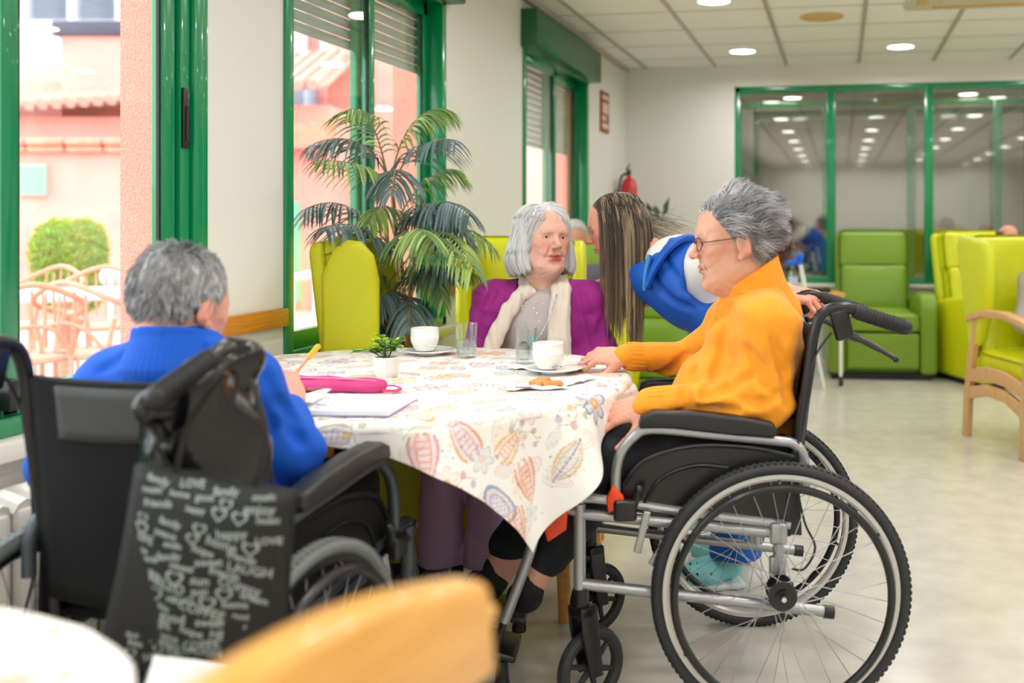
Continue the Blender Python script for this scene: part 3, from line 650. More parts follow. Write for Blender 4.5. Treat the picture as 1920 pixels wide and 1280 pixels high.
# ---------------------------------------------------------------- main table, cloth with floral print
TC = (-.735, 2.715); TR = .63; TZ = .752
tb = thing('round_table', 'round table hidden under the floral cloth, people seated around it', 'table', cf(*TC), TH)
MB().lathe([(0, .715), (TR - .02, .715), (TR, .72), (TR, .742), (0, .742)], n=64).build('table_top', M_beech, tb)
for a in (27, 147, 267):
    a = math.radians(a); MB().tube([(.50 * math.cos(a), .50 * math.sin(a), 0), (.48 * math.cos(a), .48 * math.sin(a), .715)], [.019, .026], 12).build('leg', M_honey, tb)
def floral_paint(UV, seed, dens, cream=(236, 234, 229), C=None, amt=.78):
    rng = np.random.default_rng(seed); n = len(UV); C = np.tile(np.array(lin(cream)), (n, 1)) if C is None else C
    def blend(mask, col, a=1.0):
        a = a * amt; C[mask] = C[mask] * (1 - a) + np.array(lin(col)) * a
    pal = [(232, 140, 60), (224, 118, 76), (206, 110, 130), (96, 128, 176), (120, 160, 140), (150, 150, 80), (222, 176, 70), (196, 108, 116), (170, 140, 190)]
    lo, hi = UV.min(0), UV.max(0); step = .105 / dens
    gx = np.arange(lo[0], hi[0], step); gy = np.arange(lo[1], hi[1], step)
    from math import cos, sin
    order = np.argsort(UV[:, 0]); U0 = UV[order, 0]
    for x in gx:
        for y in gy:
            cx, cy = x + rng.uniform(-.3, .3) * step, y + rng.uniform(-.3, .3) * step; R = step * .66
            i0, i1 = np.searchsorted(U0, cx - R), np.searchsorted(U0, cx + R); ids = order[i0:i1]; q = UV[ids] - (cx, cy)
            ok = np.abs(q[:, 1]) < R; ids = ids[ok]; q = q[ok]
            if not len(ids): continue
            a = rng.uniform(0, 6.28); u = q[:, 0] * cos(a) + q[:, 1] * sin(a); v = -q[:, 0] * sin(a) + q[:, 1] * cos(a); s = step * rng.uniform(.42, .60)
            c1, c2 = pal[rng.integers(9)], pal[rng.integers(9)]; kind = rng.integers(5); r = np.hypot(u, v) / s; an = np.arctan2(v, u)
            def put(m, col, al=1.0): blend(ids[m], col, al)
            if kind == 0:     # leaf with coloured rim and veins
                w = .42 * np.clip(1 - (u / s) ** 2, 0, 1); d = np.abs(v / s) / np.maximum(w, 1e-3); ins = (np.abs(u) < s) & (d < 1)
                put(ins, c1, .28); put(ins & (d > .78), c1, .85); put(ins & (np.abs(v) < s * .03), c2, .9); put(ins & (np.abs(np.sin((u / s - np.abs(v) / s) * 20)) > .93), c2, .5); put(ins & (d > .5) & (d < .6), c2, .6)
            elif kind == 1:   # six-petal flower
                pr = .45 + .45 * np.abs(np.cos(3 * an)); put(r < pr, c1, .45); put((r < pr) & (r > pr - .14), c1, .95); put(r < .25, c2, .9); put(r < .1, (250, 230, 160))
            elif kind == 2:   # tulip
                w = .5 * np.sqrt(np.clip(1 - ((u / s) * 1.05) ** 2, 0, 1)) * (1.15 + .5 * (u / s)); d = np.abs(v / s) / np.maximum(w, 1e-3); ins = (d < 1) & (np.abs(u) < .95 * s) & (u / s < .5 + .4 * np.abs(np.sin(v / s * 9)))
                put(ins, c1, .3); put(ins & (d > .8), c1, .9); put(ins & (d > .4) & (d < .52), c2, .8); put(ins & (np.sin(u / s * 26) > .55) & (d < .4), c2, .6)
            elif kind == 3:   # paisley seed head with dots
                rr = np.hypot(u / s * .9, v / s * 1.6 + .3 * (u / s) ** 2); put(rr < .8, c1, .25); put((rr < .8) & (rr > .66), c1, .85); put((rr < .5) & (rr > .4), c2, .8); put((rr < .4) & (np.sin(u / s * 30) * np.sin(v / s * 30) > .3), c2, .7)
            else:             # sprig with berries
                put((np.abs(v - .12 * s * np.sin(u / s * 4)) < .022 * s) & (np.abs(u) < s), (130, 150, 110), .8)
                for j in range(5):
                    bx, by = (-.8 + .4 * j) * s, (.24 if j % 2 else -.24) * s; rb = np.hypot(u - bx, v - by); put(rb < .15 * s, pal[(kind + j) % 9], .75)
            for j in range(2):
                dx, dy = rng.uniform(-.5, .5, 2) * step; put(np.hypot(q[:, 0] - dx, q[:, 1] - dy) < .0032, [(70, 110, 160), (110, 150, 130), (200, 80, 60)][rng.integers(3)], .8)
    return C
def cloth(half, R, z, ang, N, foldf, seed, dens):
    """square cloth laid over a round top: flat inside the rim, hanging outside it"""
    g = np.linspace(-half, half, N); U, W = np.meshgrid(g, g, indexing='ij'); ca, sa = math.cos(ang), math.sin(ang)
    r = np.hypot(U, W); th = np.arctan2(W, U); ex = np.maximum(r - R, 0); rb = .02
    f = foldf(th, ex); out = np.where(ex < rb * 1.57, rb * np.sin(np.minimum(ex / rb, 1.57)), rb + (ex - rb * 1.57) * .10 + f); down = np.where(ex < rb * 1.57, rb * (1 - np.cos(np.minimum(ex / rb, 1.57))), rb + (ex - rb * 1.57) * .985)
    rad = np.minimum(r, R) + out; tang = 1.0
    lump = .0012 * np.sin(U * 40 + 3 * np.sin(W * 17)) * np.sin(W * 33 + 2 * np.sin(U * 21))
    X, Y = rad * np.cos(th), rad * np.sin(th); Z = z - down + lump
    V = np.stack([X * ca - Y * sa, X * sa + Y * ca, Z], -1).reshape(-1, 3)
    i = np.arange(N * N).reshape(N, N); Q = np.stack([i[:-1, :-1], i[1:, :-1], i[1:, 1:], i[:-1, 1:]], -1).reshape(-1, 4)
    UV = np.stack([U, W], -1).reshape(-1, 2); return V, Q, floral_paint(UV, seed, dens, C=floral_paint(UV, seed + 7, dens * 1.45, amt=.26))
M_cloth = mat('printed_cotton', (245, 243, 238), .75, attr=True, bump=.08, bscale=900)
def fold1(th, ex):
    k = np.clip(ex / .25, 0, 1); a = np.mod(th, math.pi / 2) - math.pi / 4     # folds gather towards the corners
    return k * (.045 * np.cos(th * 12 + .5) + .022 * np.cos(th * 23 + 1.0)) + .03 * k
V, Q, C = cloth(.68, TR, TZ + .001, math.radians(-3), 520, fold1, 5, 1.0)
tc_ = soft('tablecloth', [(V, Q, C)], M_cloth); tc_.location = cf(*TC); tc_.rotation_euler.z = TH
q = tc_.modifiers.new('thickness', 'SOLIDIFY'); q.thickness = .0016; q.offset = 1
tag(tc_, 'white cloth with coloured leaf and flower print draped over the round table', 'tablecloth')
# ---------------------------------------------------------------- things on the table
ZT_ = TZ + .004
M_china = mat('white_china', (240, 240, 236), .12, coat=.5); M_coffee = mat('milky_coffee', (176, 140, 104), .2)
M_tum = glassmat('tumbler_glass', (.95, .975, .97), None, power=2.0); M_water = glassmat('water', (.86, .90, .91), .22); M_steel = mat('steel', (200, 200, 205), .18, metal=1)
def cup(label, x, d, hrot):
    r = thing('coffee_cup', label, 'cup', cf(x, d, ZT_ + .012), TH + hrot, 'white coffee cups on the table')
    MB().lathe([(0, .004), (.026, .004), (.028, 0), (.032, .006), (.040, .022), (.0435, .03), (.0435, .036), (.0445, .038), (.0445, .044), (.0435, .046), (.0435, .066), (.044, .070), (.042, .071), (.0405, .066), (.038, .02), (.03, .01), (0, .009)], n=40).build('body', M_china, r)
    MB().lathe([(0, .058), (.0402, .058)], n=32).build('coffee', M_coffee, r)
    MB().tube(smooth([(.042, 0, .058), (.062, 0, .055), (.067, 0, .04), (.056, 0, .024), (.04, 0, .024)], 6), .0042, 8).build('handle', M_china, r); return r
def saucer(label, x, d):
    r = thing('saucer', label, 'saucer', cf(x, d, ZT_), TH, 'saucers on the table')
    MB().lathe([(0, .003), (.03, .003), (.032, 0), (.04, 0), (.045, .005), (.075, .012), (.078, .014), (.074, .016), (.045, .009), (.035, .008), (0, .008)], n=44).build('dish', M_china, r); return r
cup('white coffee cup beside the little potted plant', -.752, 3.16, 2.0); saucer('saucer under the cup beside the little potted plant', -.735, 3.15)
cup('white coffee cup by the hand in the orange sleeve', -.318, 2.77, 1.9); saucer('saucer with a spoon by the hand in the orange sleeve', -.30, 2.765)
def spoon(label, p, rz, tilt=.12):
    r = thing('teaspoon', label, 'spoon', p, rz, 'teaspoons on the saucers'); r.rotation_euler.y = tilt
    MB().ball((.052, 0, .002), (.017, .011, .004), 8, 14).build('bowl', M_steel, r); MB().tube([(.036, 0, .002), (0, 0, .006), (-.06, 0, .004)], [.002, .0022, .0038], 8, flat=.5).build('handle', M_steel, r); return r
spoon('teaspoon on the saucer beside the tumbler on the left', cf(-.675, 3.13, ZT_ + .022), TH + .3)
spoon('teaspoon resting on the saucer near the orange sleeve', cf(-.25, 2.71, ZT_ + .023), TH + 2.5)
def tumbler(label, x, d, hh=.105, r0=.033):
    r = thing('water_glass', label, 'glass', cf(x, d, ZT_), TH, 'tumblers of water')
    MB().lathe([(0, 0), (r0 * .86, 0), (r0 * .88, .003), (r0, hh), (r0 - .0015, hh + .001), (r0 - .003, hh), (r0 * .88 - .003, .012), (0, .009)], n=40).build('tumbler', M_tum, r)
    MB().lathe([(0, .011), (r0 * .85, .0125), (r0 * .925, .055), (0, .055)], n=36).build('water', M_water, r); return r
tumbler('tumbler of water beside the cup and saucer, left of the two', -.605, 3.08); tumbler('tumbler of water in front of the beige scarf, right of the two', -.405, 2.95)
# small potted plant
pp = thing('potted_plant', 'tiny green plant in a white faceted pot on the table', 'plant', cf(-.745, 2.70, ZT_), TH)
MB().lathe([(0, 0), (.027, 0), (.0325, .012), (.034, .05), (.032, .053), (.030, .05), (.029, .045), (0, .045)], n=9).build('pot', mat('white_stone_pot', (226, 224, 220), .6, bump=.1), pp, flat=True)
MB().lathe([(0, .046), (.029, .046)], n=16).build('soil', mat('soil', (56, 44, 36), .9), pp)
M_leaf1 = mat('small_leaf', (130, 190, 40), .4, attr=True)
rng = np.random.default_rng(11); LV, LC, st = [], [], MB()
for i in range(17):
    a = rng.uniform(0, 6.28); b = rng.uniform(.15, 1.25) if i > 2 else 1.35; a = a if i > 2 else math.pi + rng.uniform(-.2, .2); ln = rng.uniform(.045, .07) if i > 2 else .085
    pts = [np.array([.004 * math.cos(a), .004 * math.sin(a), .045])]
    for t in range(1, 7): pts.append(pts[0] + np.array([math.cos(a) * math.sin(b) * ln * t / 6, math.sin(a) * math.sin(b) * ln * t / 6, math.cos(b) * ln * t / 6 + .012 * math.sin(t / 6 * 3)]))
    st.tube(pts, .0011, 5)
    for t in range(2, 7):
        for s in (-1, 1, 0):
            if s == 0 and t < 6: continue
            d = (pts[t] - pts[t - 1]); d /= np.linalg.norm(d); sd = np.cross(d, [0, 0, 1]); sd /= np.linalg.norm(sd) + 1e-6; dr = d * .5 + sd * s + rng.normal(0, .2, 3); dr /= np.linalg.norm(dr); w = np.cross(dr, [0, 0, 1.0]) + rng.normal(0, .2, 3); w /= np.linalg.norm(w)
            L = rng.uniform(.014, .020); p = pts[t]; o = [p, p + dr * L * .35 + w * L * .42, p + dr * L * .75 + w * L * .42, p + dr * L, p + dr * L * .75 - w * L * .42, p + dr * L * .35 - w * L * .42]
            LV += o; LC += [lin([(92, 150, 40), (150, 200, 40), (190, 215, 60), (50, 110, 60)][rng.integers(4)])] * 6
st.build('stem', mat('plant_stem', (70, 90, 50), .6), pp)
soft('foliage', [(np.array(LV), np.arange(len(LV)).reshape(-1, 6), np.array(LC))], M_leaf1, pp)
# pencil case
M_pk = mat('magenta_pink_felt', (196, 50, 120), .6, bump=.2, bscale=300); M_pk2 = mat('pale_zip', (226, 130, 170), .5)
pc = thing('pencil_case', 'open magenta pencil case with loop strap lying behind the notebook', 'pencil case', cf(-.80, 2.47, ZT_), TH + math.radians(-5))
V = Vol((-.16, -.06, -.005), (.16, .06, .06), .003)
V.cap((-.115, .012, .018), (.11, -.002, .016), .018, .015, .01); V.cap((-.11, -.022, .015), (.108, -.026, .014), .016, .014, .008); V.cap((-.12, -.006, .012), (.11, -.012, .011), .014, .011, .01)
V.cap((-.1, -.004, .034), (.1, -.014, .03), .006, .004, .004, cut=True); V.warp(lambda X, Y, Z: .0015 * np.sin(60 * X + 20 * Y)); vq = V.mesh()
soft('pouch', [vq], M_pk, pc)
MB().tube(smooth([(-.115, .0, .031), (0, -.004, .030), (.10, -.010, .027)], 6), .0026, 6).build('zip', M_pk2, pc)
MB().tube(smooth([(.112, -.01, .016), (.135, .012, .012), (.155, .002, .008), (.152, -.024, .006), (.125, -.03, .008), (.11, -.02, .012)], 6), .0055, 8, flat=.35).build('strap', M_pk, pc)
# notebook
M_pap = mat('white_paper', (242, 243, 248), .7); M_ink = mat('grey_ink', (150, 160, 186), .8)
nb = thing('notebook', 'open notebook with faint pencil drawings in front of the pencil case', 'notebook', cf(-.685, 2.245, ZT_), TH + math.radians(-3))
MB().b2((-.10, -.105, 0), (.105, .105, .002)).build('cover', mat('notebook_cover', (160, 150, 190), .6), nb)
MB().b2((-.098, -.103, .002), (.103, .103, .012)).build('page_block', M_pap, nb)
q = MB(); rng = np.random.default_rng(2)
for i in range(7):
    cx, cy = rng.uniform(-.07, .07), rng.uniform(-.075, .07); pts = [(cx + rng.uniform(.008, .02) * math.cos(a), cy + rng.uniform(.008, .02) * math.sin(a), .0125) for a in np.linspace(0, 5.5, 7)]; q.tube(smooth(pts, 4), .0007, 4)
q.build('pencil_drawing', M_ink, nb)
cp = thing('loose_sheet', 'curled white sheet under the writing hand', 'paper', cf(-.815, 2.25, ZT_), TH + .1)
q = MB(); vs = []; n = 14
for i in range(n):
    t = i / (n - 1); a = t * 2.6
    xx, zz = -.085 + .12 * t + .02 * math.sin(a), .002 + .028 * math.sin(a * .9) * t
    for y in (-.095, .085): vs.append((xx, y + .02 * t, max(zz, .0015)))
q.add(vs, [(2 * i, 2 * i + 1, 2 * i + 3, 2 * i + 2) for i in range(n - 1)]); q.build('sheet', M_pap, cp, solid=.001, sharp=80)
MB().b2((.0, .05, .03), (.035, .068, .0325)).build('printed_patch', mat('print_orange_brown', (196, 120, 60), .6, var=.5, vscale=60, rgb2=(60, 50, 60)), cp)
# biscuit and napkins
M_bis = mat('golden_biscuit', (222, 160, 92), .75, var=.25, vscale=60, rgb2=(200, 128, 64), bump=.5, bscale=180)
bi = thing('biscuit', 'golden biscuit snapped in two near the table edge', 'biscuit', cf(-.293, 2.53, ZT_ + .006), TH)
def bisc(name, cx, cy, rz, w):
    n = 40; o = []
    for i in range(n):
        a = 2 * math.pi * i / n; k = 1 / max(abs(math.cos(a)), abs(math.sin(a))) * .92; rr = k * (1 + .05 * math.cos(14 * a)); o.append((cx + w * rr * math.cos(a + rz), cy + .024 * rr * math.sin(a + rz)))
    q = MB().prism(o, 0, .0085, 'xy', bev=.0022); return q.build(name, M_bis, bi, sharp=50)
bisc('half', .012, -.008, .4, .026); o = bisc('half', -.02, .008, 1.0, .022); o.rotation_euler = (.12, -.15, 0); o.location = (0, 0, .005)
def napkin(label, x, d, w, h, rz, z=0, seed=1):
    n = 18; rng = np.random.default_rng(seed); vs = []
    for i in range(n):
        for j in range(n):
            u, v = i / (n - 1) - .5, j / (n - 1) - .5; vs.append((u * w, v * h, .002 + .006 * (abs(math.sin(u * 7 + v * 3 + seed)) * abs(math.cos(v * 8 - u * 4)))))
    q = MB().add(vs, [(i * n + j, (i + 1) * n + j, (i + 1) * n + j + 1, i * n + j + 1) for i in range(n - 1) for j in range(n - 1)]); o = q.build('paper_napkin', M_pap, solid=.0012, sharp=80)
    o.location = cf(x, d, ZT_ + z); o.rotation_euler.z = TH + rz; tag(o, label, 'napkin', 'paper napkins on the table'); return o
napkin('paper napkin under the golden biscuit', -.32, 2.52, .15, .10, .2); napkin('crumpled paper napkin behind the right-hand cup', -.385, 2.84, .10, .06, -.3, 0, 3); napkin('twisted paper napkin strip beside the spoon', -.222, 2.60, .03, .14, -.5, .0, 5)
wr = MB().b2((-.02, -.006, 0), (.02, .006, .001)).build('sachet', mat('sachet_maroon', (150, 60, 80), .4)); wr.location = cf(-.345, 2.47, ZT_ + .008); wr.rotation_euler.z = TH; tag(wr, 'tiny maroon sachet at the front edge of the napkin', 'sachet')
# brown bag hung on the table beyond the cloth corner
M_bagb = mat('beige_fabric_bag', (186, 150, 124), .7, var=.2, vscale=14)
hb = thing('cloth_bag', 'beige crumpled bag lying between the table edge and the knees', 'bag', cf(-.14, 2.84, .62), TH)
V = Vol((-.1, -.1, -.12), (.1, .1, .12), .006); V.ell((0, 0, -.02), (.05, .06, .08), k=.02); V.ell((-.01, 0, .05), (.035, .05, .05), k=.03); V.warp(lambda X, Y, Z: .006 * np.sin(70 * X + 30 * Z) * np.sin(50 * Y - 40 * Z)); soft('pouch', [V.mesh()], M_bagb, hb)
# ---------------------------------------------------------------- near table and chair cut by the frame
t2 = thing('round_table', 'blurred table at the bottom left corner, closest to the camera', 'table', cf(-.82, .70), TH)
MB().lathe([(0, .712), (.37, .712), (.39, .72), (.39, .742), (0, .742)], n=48).build('table_top', M_beech, t2); MB().cyl((0, 0, .03), (0, 0, .712), .04).build('column', M_honey, t2); MB().lathe([(0, 0), (.22, 0), (.2, .03), (0, .04)]).build('foot', M_honey, t2)
V, Q, C = cloth(.40, .39, TZ + .001, .5, 150, lambda th, ex: np.clip(ex / .2, 0, 1) * .02 * np.cos(th * 9), 9, .9)
o = soft('tablecloth', [(V, Q, C)], M_cloth); o.location = cf(-.82, .70); o.rotation_euler.z = TH; q = o.modifiers.new('thickness', 'SOLIDIFY'); q.thickness = .0016; q.offset = 1
tag(o, 'blurred floral cloth on the table at the bottom left corner', 'tablecloth')
dc = dining('blurred honey wood chair back cut by the bottom edge of the photo', cf(-.487, .773), TH + math.radians(246.4), h=.885, wbk=.40)
# ---------------------------------------------------------------- wheelchairs (local frame: +X forward, +Y to the left of the sitter, origin on the floor under the axle)
M_tyre = mat('tyre_rubber', (40, 41, 43), .6); M_alu = mat('silver_lacquered_tube', (168, 170, 172), .28, metal=.6); M_rim = mat('pale_rim', (205, 203, 198), .3, metal=.3)
M_spoke = mat('spoke_steel', (176, 178, 182), .38, metal=.8); M_chrome = mat('chrome', (210, 212, 215), .12, metal=1); M_nyl = mat('black_nylon', (15, 15, 17), .8, spec=.25, bump=.15, bscale=400); M_pad = mat('black_armrest_foam', (26, 26, 28), .42)
M_orange = mat('orange_red_plastic', (236, 72, 20), .35); M_dkgrey = mat('dark_grey_frame', (70, 78, 86), .3, metal=.4); M_greyp = mat('charcoal_vinyl', (58, 58, 58), .55); M_grtyre = mat('grey_tyre', (104, 110, 108), .6)
def big_wheel(root, s, tyre, rimm, rot0):
    y = s * .285; w = MB()
    w.torus((0, y, .305), .290, .0155, 'y', 96, 12, 1.15)
    for i in range(120):   # tread blocks
        a = 2 * math.pi * i / 120; R = Matrix.Rotation(-a, 3, 'Y'); w.box(R @ Vector((.3040, 0, 0)) + Vector((0, y, .305)), (.0022, .024, .009), R)
    wh = w.build('wheel', tyre, root)
    MB().lathe([(.278, -.012), (.268, -.012), (.262, -.006), (.262, .006), (.268, .012), (.278, .012), (.278, -.012)], (0, y, .305), 96, 'y').build('rim', rimm, wh)
    hb = MB(); hb.cyl((0, y - .03, .305), (0, y + .035, .305), .016, 20)
    for dy in (-.026, .024): hb.cyl((0, y + dy - .003, .305), (0, y + dy + .003, .305), .034, 28)
    hb.cyl((0, y + s * .035, .305), (0, y + s * .045, .305), .009, 12); hb.build('hub', M_bplas, wh)
    MB().cyl((0, y + s * .045, .305), (0, y + s * .048, .305), .006, 12).build('axle_button', M_chrome, wh)
    sp = MB(); n = 32
    for i in range(n):
        a = 2 * math.pi * i / n + rot0; sd = 1 if i % 2 else -1; b = a + (.9 if (i // 2) % 2 else -.9)
        sp.tube([(.030 * math.cos(b), y + sd * .025, .305 + .030 * math.sin(b)), (.264 * math.cos(a), y, .305 + .264 * math.sin(a))], .0011, 5)
    sp.build('spokes', M_spoke, wh)
    hr = MB(); hr.torus((0, y + s * .032, .305), .252, .0095, 'y', 96, 10); hr.build('handrim', M_bplas, wh)
    q = MB()
    for i in range(6):
        a = 2 * math.pi * i / 6 + .4 + rot0; q.tube([(.252 * math.cos(a), y + s * .026, .305 + .252 * math.sin(a)), (.264 * math.cos(a), y + s * .012, .305 + .264 * math.sin(a))], .0045, 6)
    q.build('handrim_tabs', M_bplas, wh)
def wheelchair(label, loc, rotz, tube, tyre, rimm, castang, side_m, leg=True, orange=True, arm_m=None):
    r = thing('wheelchair', label, 'wheelchair', loc, rotz)
    arm_m = arm_m or tube
    for s in (-1, 1):
        y = s * .225; sd = 'y'
        big_wheel(r, s, tyre, rimm, .1 * s)
        f = MB()
        f.tube([(.474, y, .255), (.474, y, .50)], .0145, 14)
        f.tube(smooth([(.474, y, .505), (.44, y, .512), (.2, y, .475), (-.03, y, .445)], 4), .012, 10)
        f.tube([(.47, y, .475), (.02, y, .428)], .0135, 12); f.tube([(.47, y, .308), (-.13, y, .234)], .0135, 12)
        f.tube([(.0, y, .46), (-.003, y, .25)], .013, 12); f.cyl((0, y - .012, .305), (0, y + s * .04, .305), .012, 12)
        f.box((.0, y + s * .012, .43), (.04, .03, .05), bev=.006); f.box((0, y, .31), (.04, .02, .12), bev=.004)
        f.build('side_frame', tube, r)
        MB().cyl((-.11, y, .2365), (-.135, y, .2335), .0155, 14).build('tube_plug', M_bplas, r)
        p = MB(); p.tube(smooth([(-.02, y * .98, .42), (-.045, y * .98, .62), (-.075, y * .98, .80), (-.088, y * .98, .90), (-.108, y * .98, .95), (-.15, y * .98, .966), (-.19, y * .98, .958)], 5), .0135, 12)
        p.build('back_post', M_bplas, r)
        g = MB(); gp = [(-.185, y * .98, .957), (-.31, y * .98, .917)]; g.tube([gp[0], gp[1]], .0175, 18)
        d = Vector(gp[1]) - Vector(gp[0])
        for i in range(14): c = Vector(gp[0]) + d * (.08 + i * .065); g.tube([c, c + d * .03], .0192, 18)
        g.ball(gp[1], .018, 6, 12); g.build('push_grip', M_black, r)
        b = MB(); b.box((-.155, y * .98, .925), (.045, .024, .075), Matrix.Rotation(.25, 3, 'Y'), bev=.008)
        b.tube(smooth([(-.15, y * .98, .905), (-.19, y * .98, .893), (-.24, y * .98, .868), (-.285, y * .98, .842)], 4), [.011] * 5 + [.008] * 4 + [.006] * 4, 8); b.ball((-.287, y * .98, .84), .0085, 6, 10)
        b.build('brake_lever', M_bplas, r)
        MB().tube(smooth([(-.13, y * .98, .905), (-.08, y + s * .01, .83), (-.05, y + s * .02, .68), (-.045, y + s * .02, .55), (-.06, y + s * .03, .46), (-.085, y + s * .03, .40), (-.06, y + s * .03, .35), (-.03, y + s * .03, .35)], 5), .0028, 6).build('brake_cable', M_black, r)
        # armrest
        a = MB(); a.tube(smooth([(.385, y + s * .012, .50), (.388, y + s * .012, .56), (.378, y + s * .012, .617), (.346, y + s * .012, .660), (.30, y + s * .012, .679), (.16, y + s * .012, .666), (.01, y + s * .012, .650), (-.04, y + s * .012, .640), (-.062, y + s * .012, .605), (-.065, y + s * .012, .54)], 5), .0125, 12); a.build('arm_tube', arm_m, r)
        pd = MB(); o = [(.335, .685), (.328, .712), (.30, .724), (.2, .722), (.08, .708), (.012, .694), (.005, .672), (.012, .660), (.1, .666), (.25, .684)]
        pd.prism(o, y + s * .012 - .024, y + s * .012 + .024, 'xz', bev=.008, seg=3); pd.build('armrest_pad', M_pad, r)
        q = MB(); q.prism([(.372, .547), (.33, .595), (.27, .622), (.21, .634), (.12, .634), (.03, .624), (-.05, .606), (-.058, .42), (.10, .43), (.37, .485)], y - .004, y + .004, 'xz', bev=.002); q.build('side_panel', side_m, r)
        q = MB(); q.tube(smooth([(.37, y + s * .006, .545), (.33, y + s * .006, .597), (.26, y + s * .006, .626), (.17, y + s * .006, .638), (.05, y + s * .006, .63), (-.05, y + s * .006, .608)], 5), .006, 8); q.tube(smooth([(.32, y + s * .004, .50), (.28, y + s * .006, .56), (.2, y + s * .008, .59), (.12, y + s * .006, .585)], 5), .005, 8); q.build('panel_edge', side_m, r)
        # brake block and release levers
        q = MB(); q.box((.365, y + s * .03, .492), (.055, .03, .05), bev=.008); q.tube([(.345, y + s * .03, .50), (.335, y + s * .03, .535)], .009, 8); q.ball((.333, y + s * .03, .54), .012, 8, 10); q.build('brake_block', M_bplas, r)
        q = MB(); q.box((.325, y + s * .03, .44), (.018, .008, .10), Matrix.Rotation(-.25, 3, 'Y'), bev=.003); q.box((.29, y + s * .03, .385), (.016, .008, .055), Matrix.Rotation(-.6, 3, 'Y'), bev=.003); q.box((.262, y + s * .03, .405), (.05, .008, .014), bev=.003)
        q.tube([(.268, y + s * .035, .39), (.272, y + s * .035, .30)], .0075, 10); q.build('wheel_lock', M_alu, r)
        if orange:
            MB().prism([(.395, .55), (.41, .52), (.405, .485), (.365, .505), (.37, .525)], y + s * .012, y + s * .035, 'xz', bev=.004).build('orange_lever', M_orange, r)
            MB().prism([(.50, .50), (.505, .44), (.55, .41), (.56, .45), (.53, .49)], y - .015, y + .015, 'xz', bev=.006).build('orange_latch', M_orange, r)
        # castor
        c = (.474 - .034 * math.cos(castang), y - .034 * math.sin(castang), .098); R = Matrix.Rotation(castang, 3, 'Z')
        cw = MB(); bmv = MB(); bmv.torus((0, 0, 0), .082, .0155, 'y', 48, 10, 1.0)
        for i in range(6): a = 2 * math.pi * i / 6 + .3; bmv.tube([(0, 0, 0), (.07 * math.cos(a), 0, .07 * math.sin(a))], [.009, .006], 8)
        bmv.cyl((0, -.02, 0), (0, .02, 0), .014, 14)
        bmv.v = [tuple(R @ Vector(v) + Vector(c)) for v in bmv.v]; bmv.build('castor_wheel', M_tyre, r)
        fk = MB()
        for t in (-1, 1): fk.prism([(-.018, -.015), (.018, -.015), (.045, .10), (.05, .155), (.0, .155), (-.005, .10)], t * .024 - .004, t * .024 + .004, 'xz', bev=.003)
        fk.box((.025, 0, .145), (.05, .056, .028), bev=.006); fk.cyl((.03, 0, .15), (.03, 0, .20), .019, 14)
        fk.v = [tuple(R @ Vector(v) + Vector(c)) for v in fk.v]; fk.build('castor_fork', M_bplas, r)
    fz = MB()
    fz.box((.20, 0, .478), (.42, .44, .022), Matrix.Rotation(math.radians(5.5), 3, 'Y') if False else Matrix.Rotation(-math.radians(5.5), 3, 'Y'), bev=.008); fz.build('seat', M_nyl, r)
    cushion('seat_cushion', (.42, .42, .045), (.20, 0, .515), M_nyl, r, Matrix.Rotation(-math.radians(5.5), 3, 'Y'), bev=.015)
    x = MB(); x.tube([(.25, -.22, .29), (.22, .22, .45)], .013, 10); x.tube([(.22, -.22, .45), (.25, .22, .29)], .013, 10); x.build('cross_brace', M_bplas, r)
    # backrest sling
    n, k = 12, 12; vs = []
    for j in range(k + 1):
        z = .50 + .40 * j / k; xx = -.035 - .12 * (z - .5)
        for i in range(n + 1):
            t = i / n * 2 - 1; vs.append((xx - .035 * (1 - t * t), t * .215, z))
    q = MB().add(vs, [(j * (n + 1) + i, j * (n + 1) + i + 1, (j + 1) * (n + 1) + i + 1, (j + 1) * (n + 1) + i) for j in range(k) for i in range(n)]); q.build('backrest', M_nyl, r, solid=.02, sharp=80)
    vs = []
    for j in range(6):
        z = .80 + .092 * j / 5; xx = -.047 - .12 * (z - .5)
        for i in range(n + 1): t = (i / n * 2 - 1); vs.append((xx - .035 * (1 - t * t * .35) - .004, t * .10 + .03, z))
    if not orange: MB().add(vs, [(j * (n + 1) + i, j * (n + 1) + i + 1, (j + 1) * (n + 1) + i + 1, (j + 1) * (n + 1) + i) for j in range(5) for i in range(n)]).build('back_panel', M_greyp, r, solid=.004, sharp=80)
    # swing-away legrests and footplates
    for s in (-1, 1):
        y = s * .175
        MB().tube(smooth([(.474, s * .225, .48), (.53, s * .21, .485), (.575, y, .45), (.60, y, .36), (.66, y, .20)], 5), .013, 12).build('legrest_tube', tube, r)
        MB().tube([(.655, y, .215), (.685, y, .13)], .010, 10).build('extension_tube', M_bplas, r)
        MB().box((.70, y - s * .06, .125), (.14, .14, .018), Matrix.Rotation(-.25, 3, 'Y'), bev=.006).build('footplate', M_bplas, r)
        MB().cyl((.665, y, .105), (.665, y, .05), .013, 12, .018).cyl((.665, y, .05), (.665, y, .035), .02, 14).build('rubber_stop', M_black, r)
    return r
WA = (.268, 2.63); WR = math.pi
wheelchair('silver-framed wheelchair with black wheels under the woman in the orange sweater', cf(*WA), TH + WR + math.radians(1.5), M_alu, M_tyre, M_rim, .72, M_bplas)
WB = (-.885, 1.80); WBR = math.pi / 2 - math.radians(12)
wheelchair('dark wheelchair seen from behind under the man in the blue sweater', cf(*WB), TH + WBR, M_dkgrey, M_grtyre, M_bplas, .2, M_nyl, orange=False)
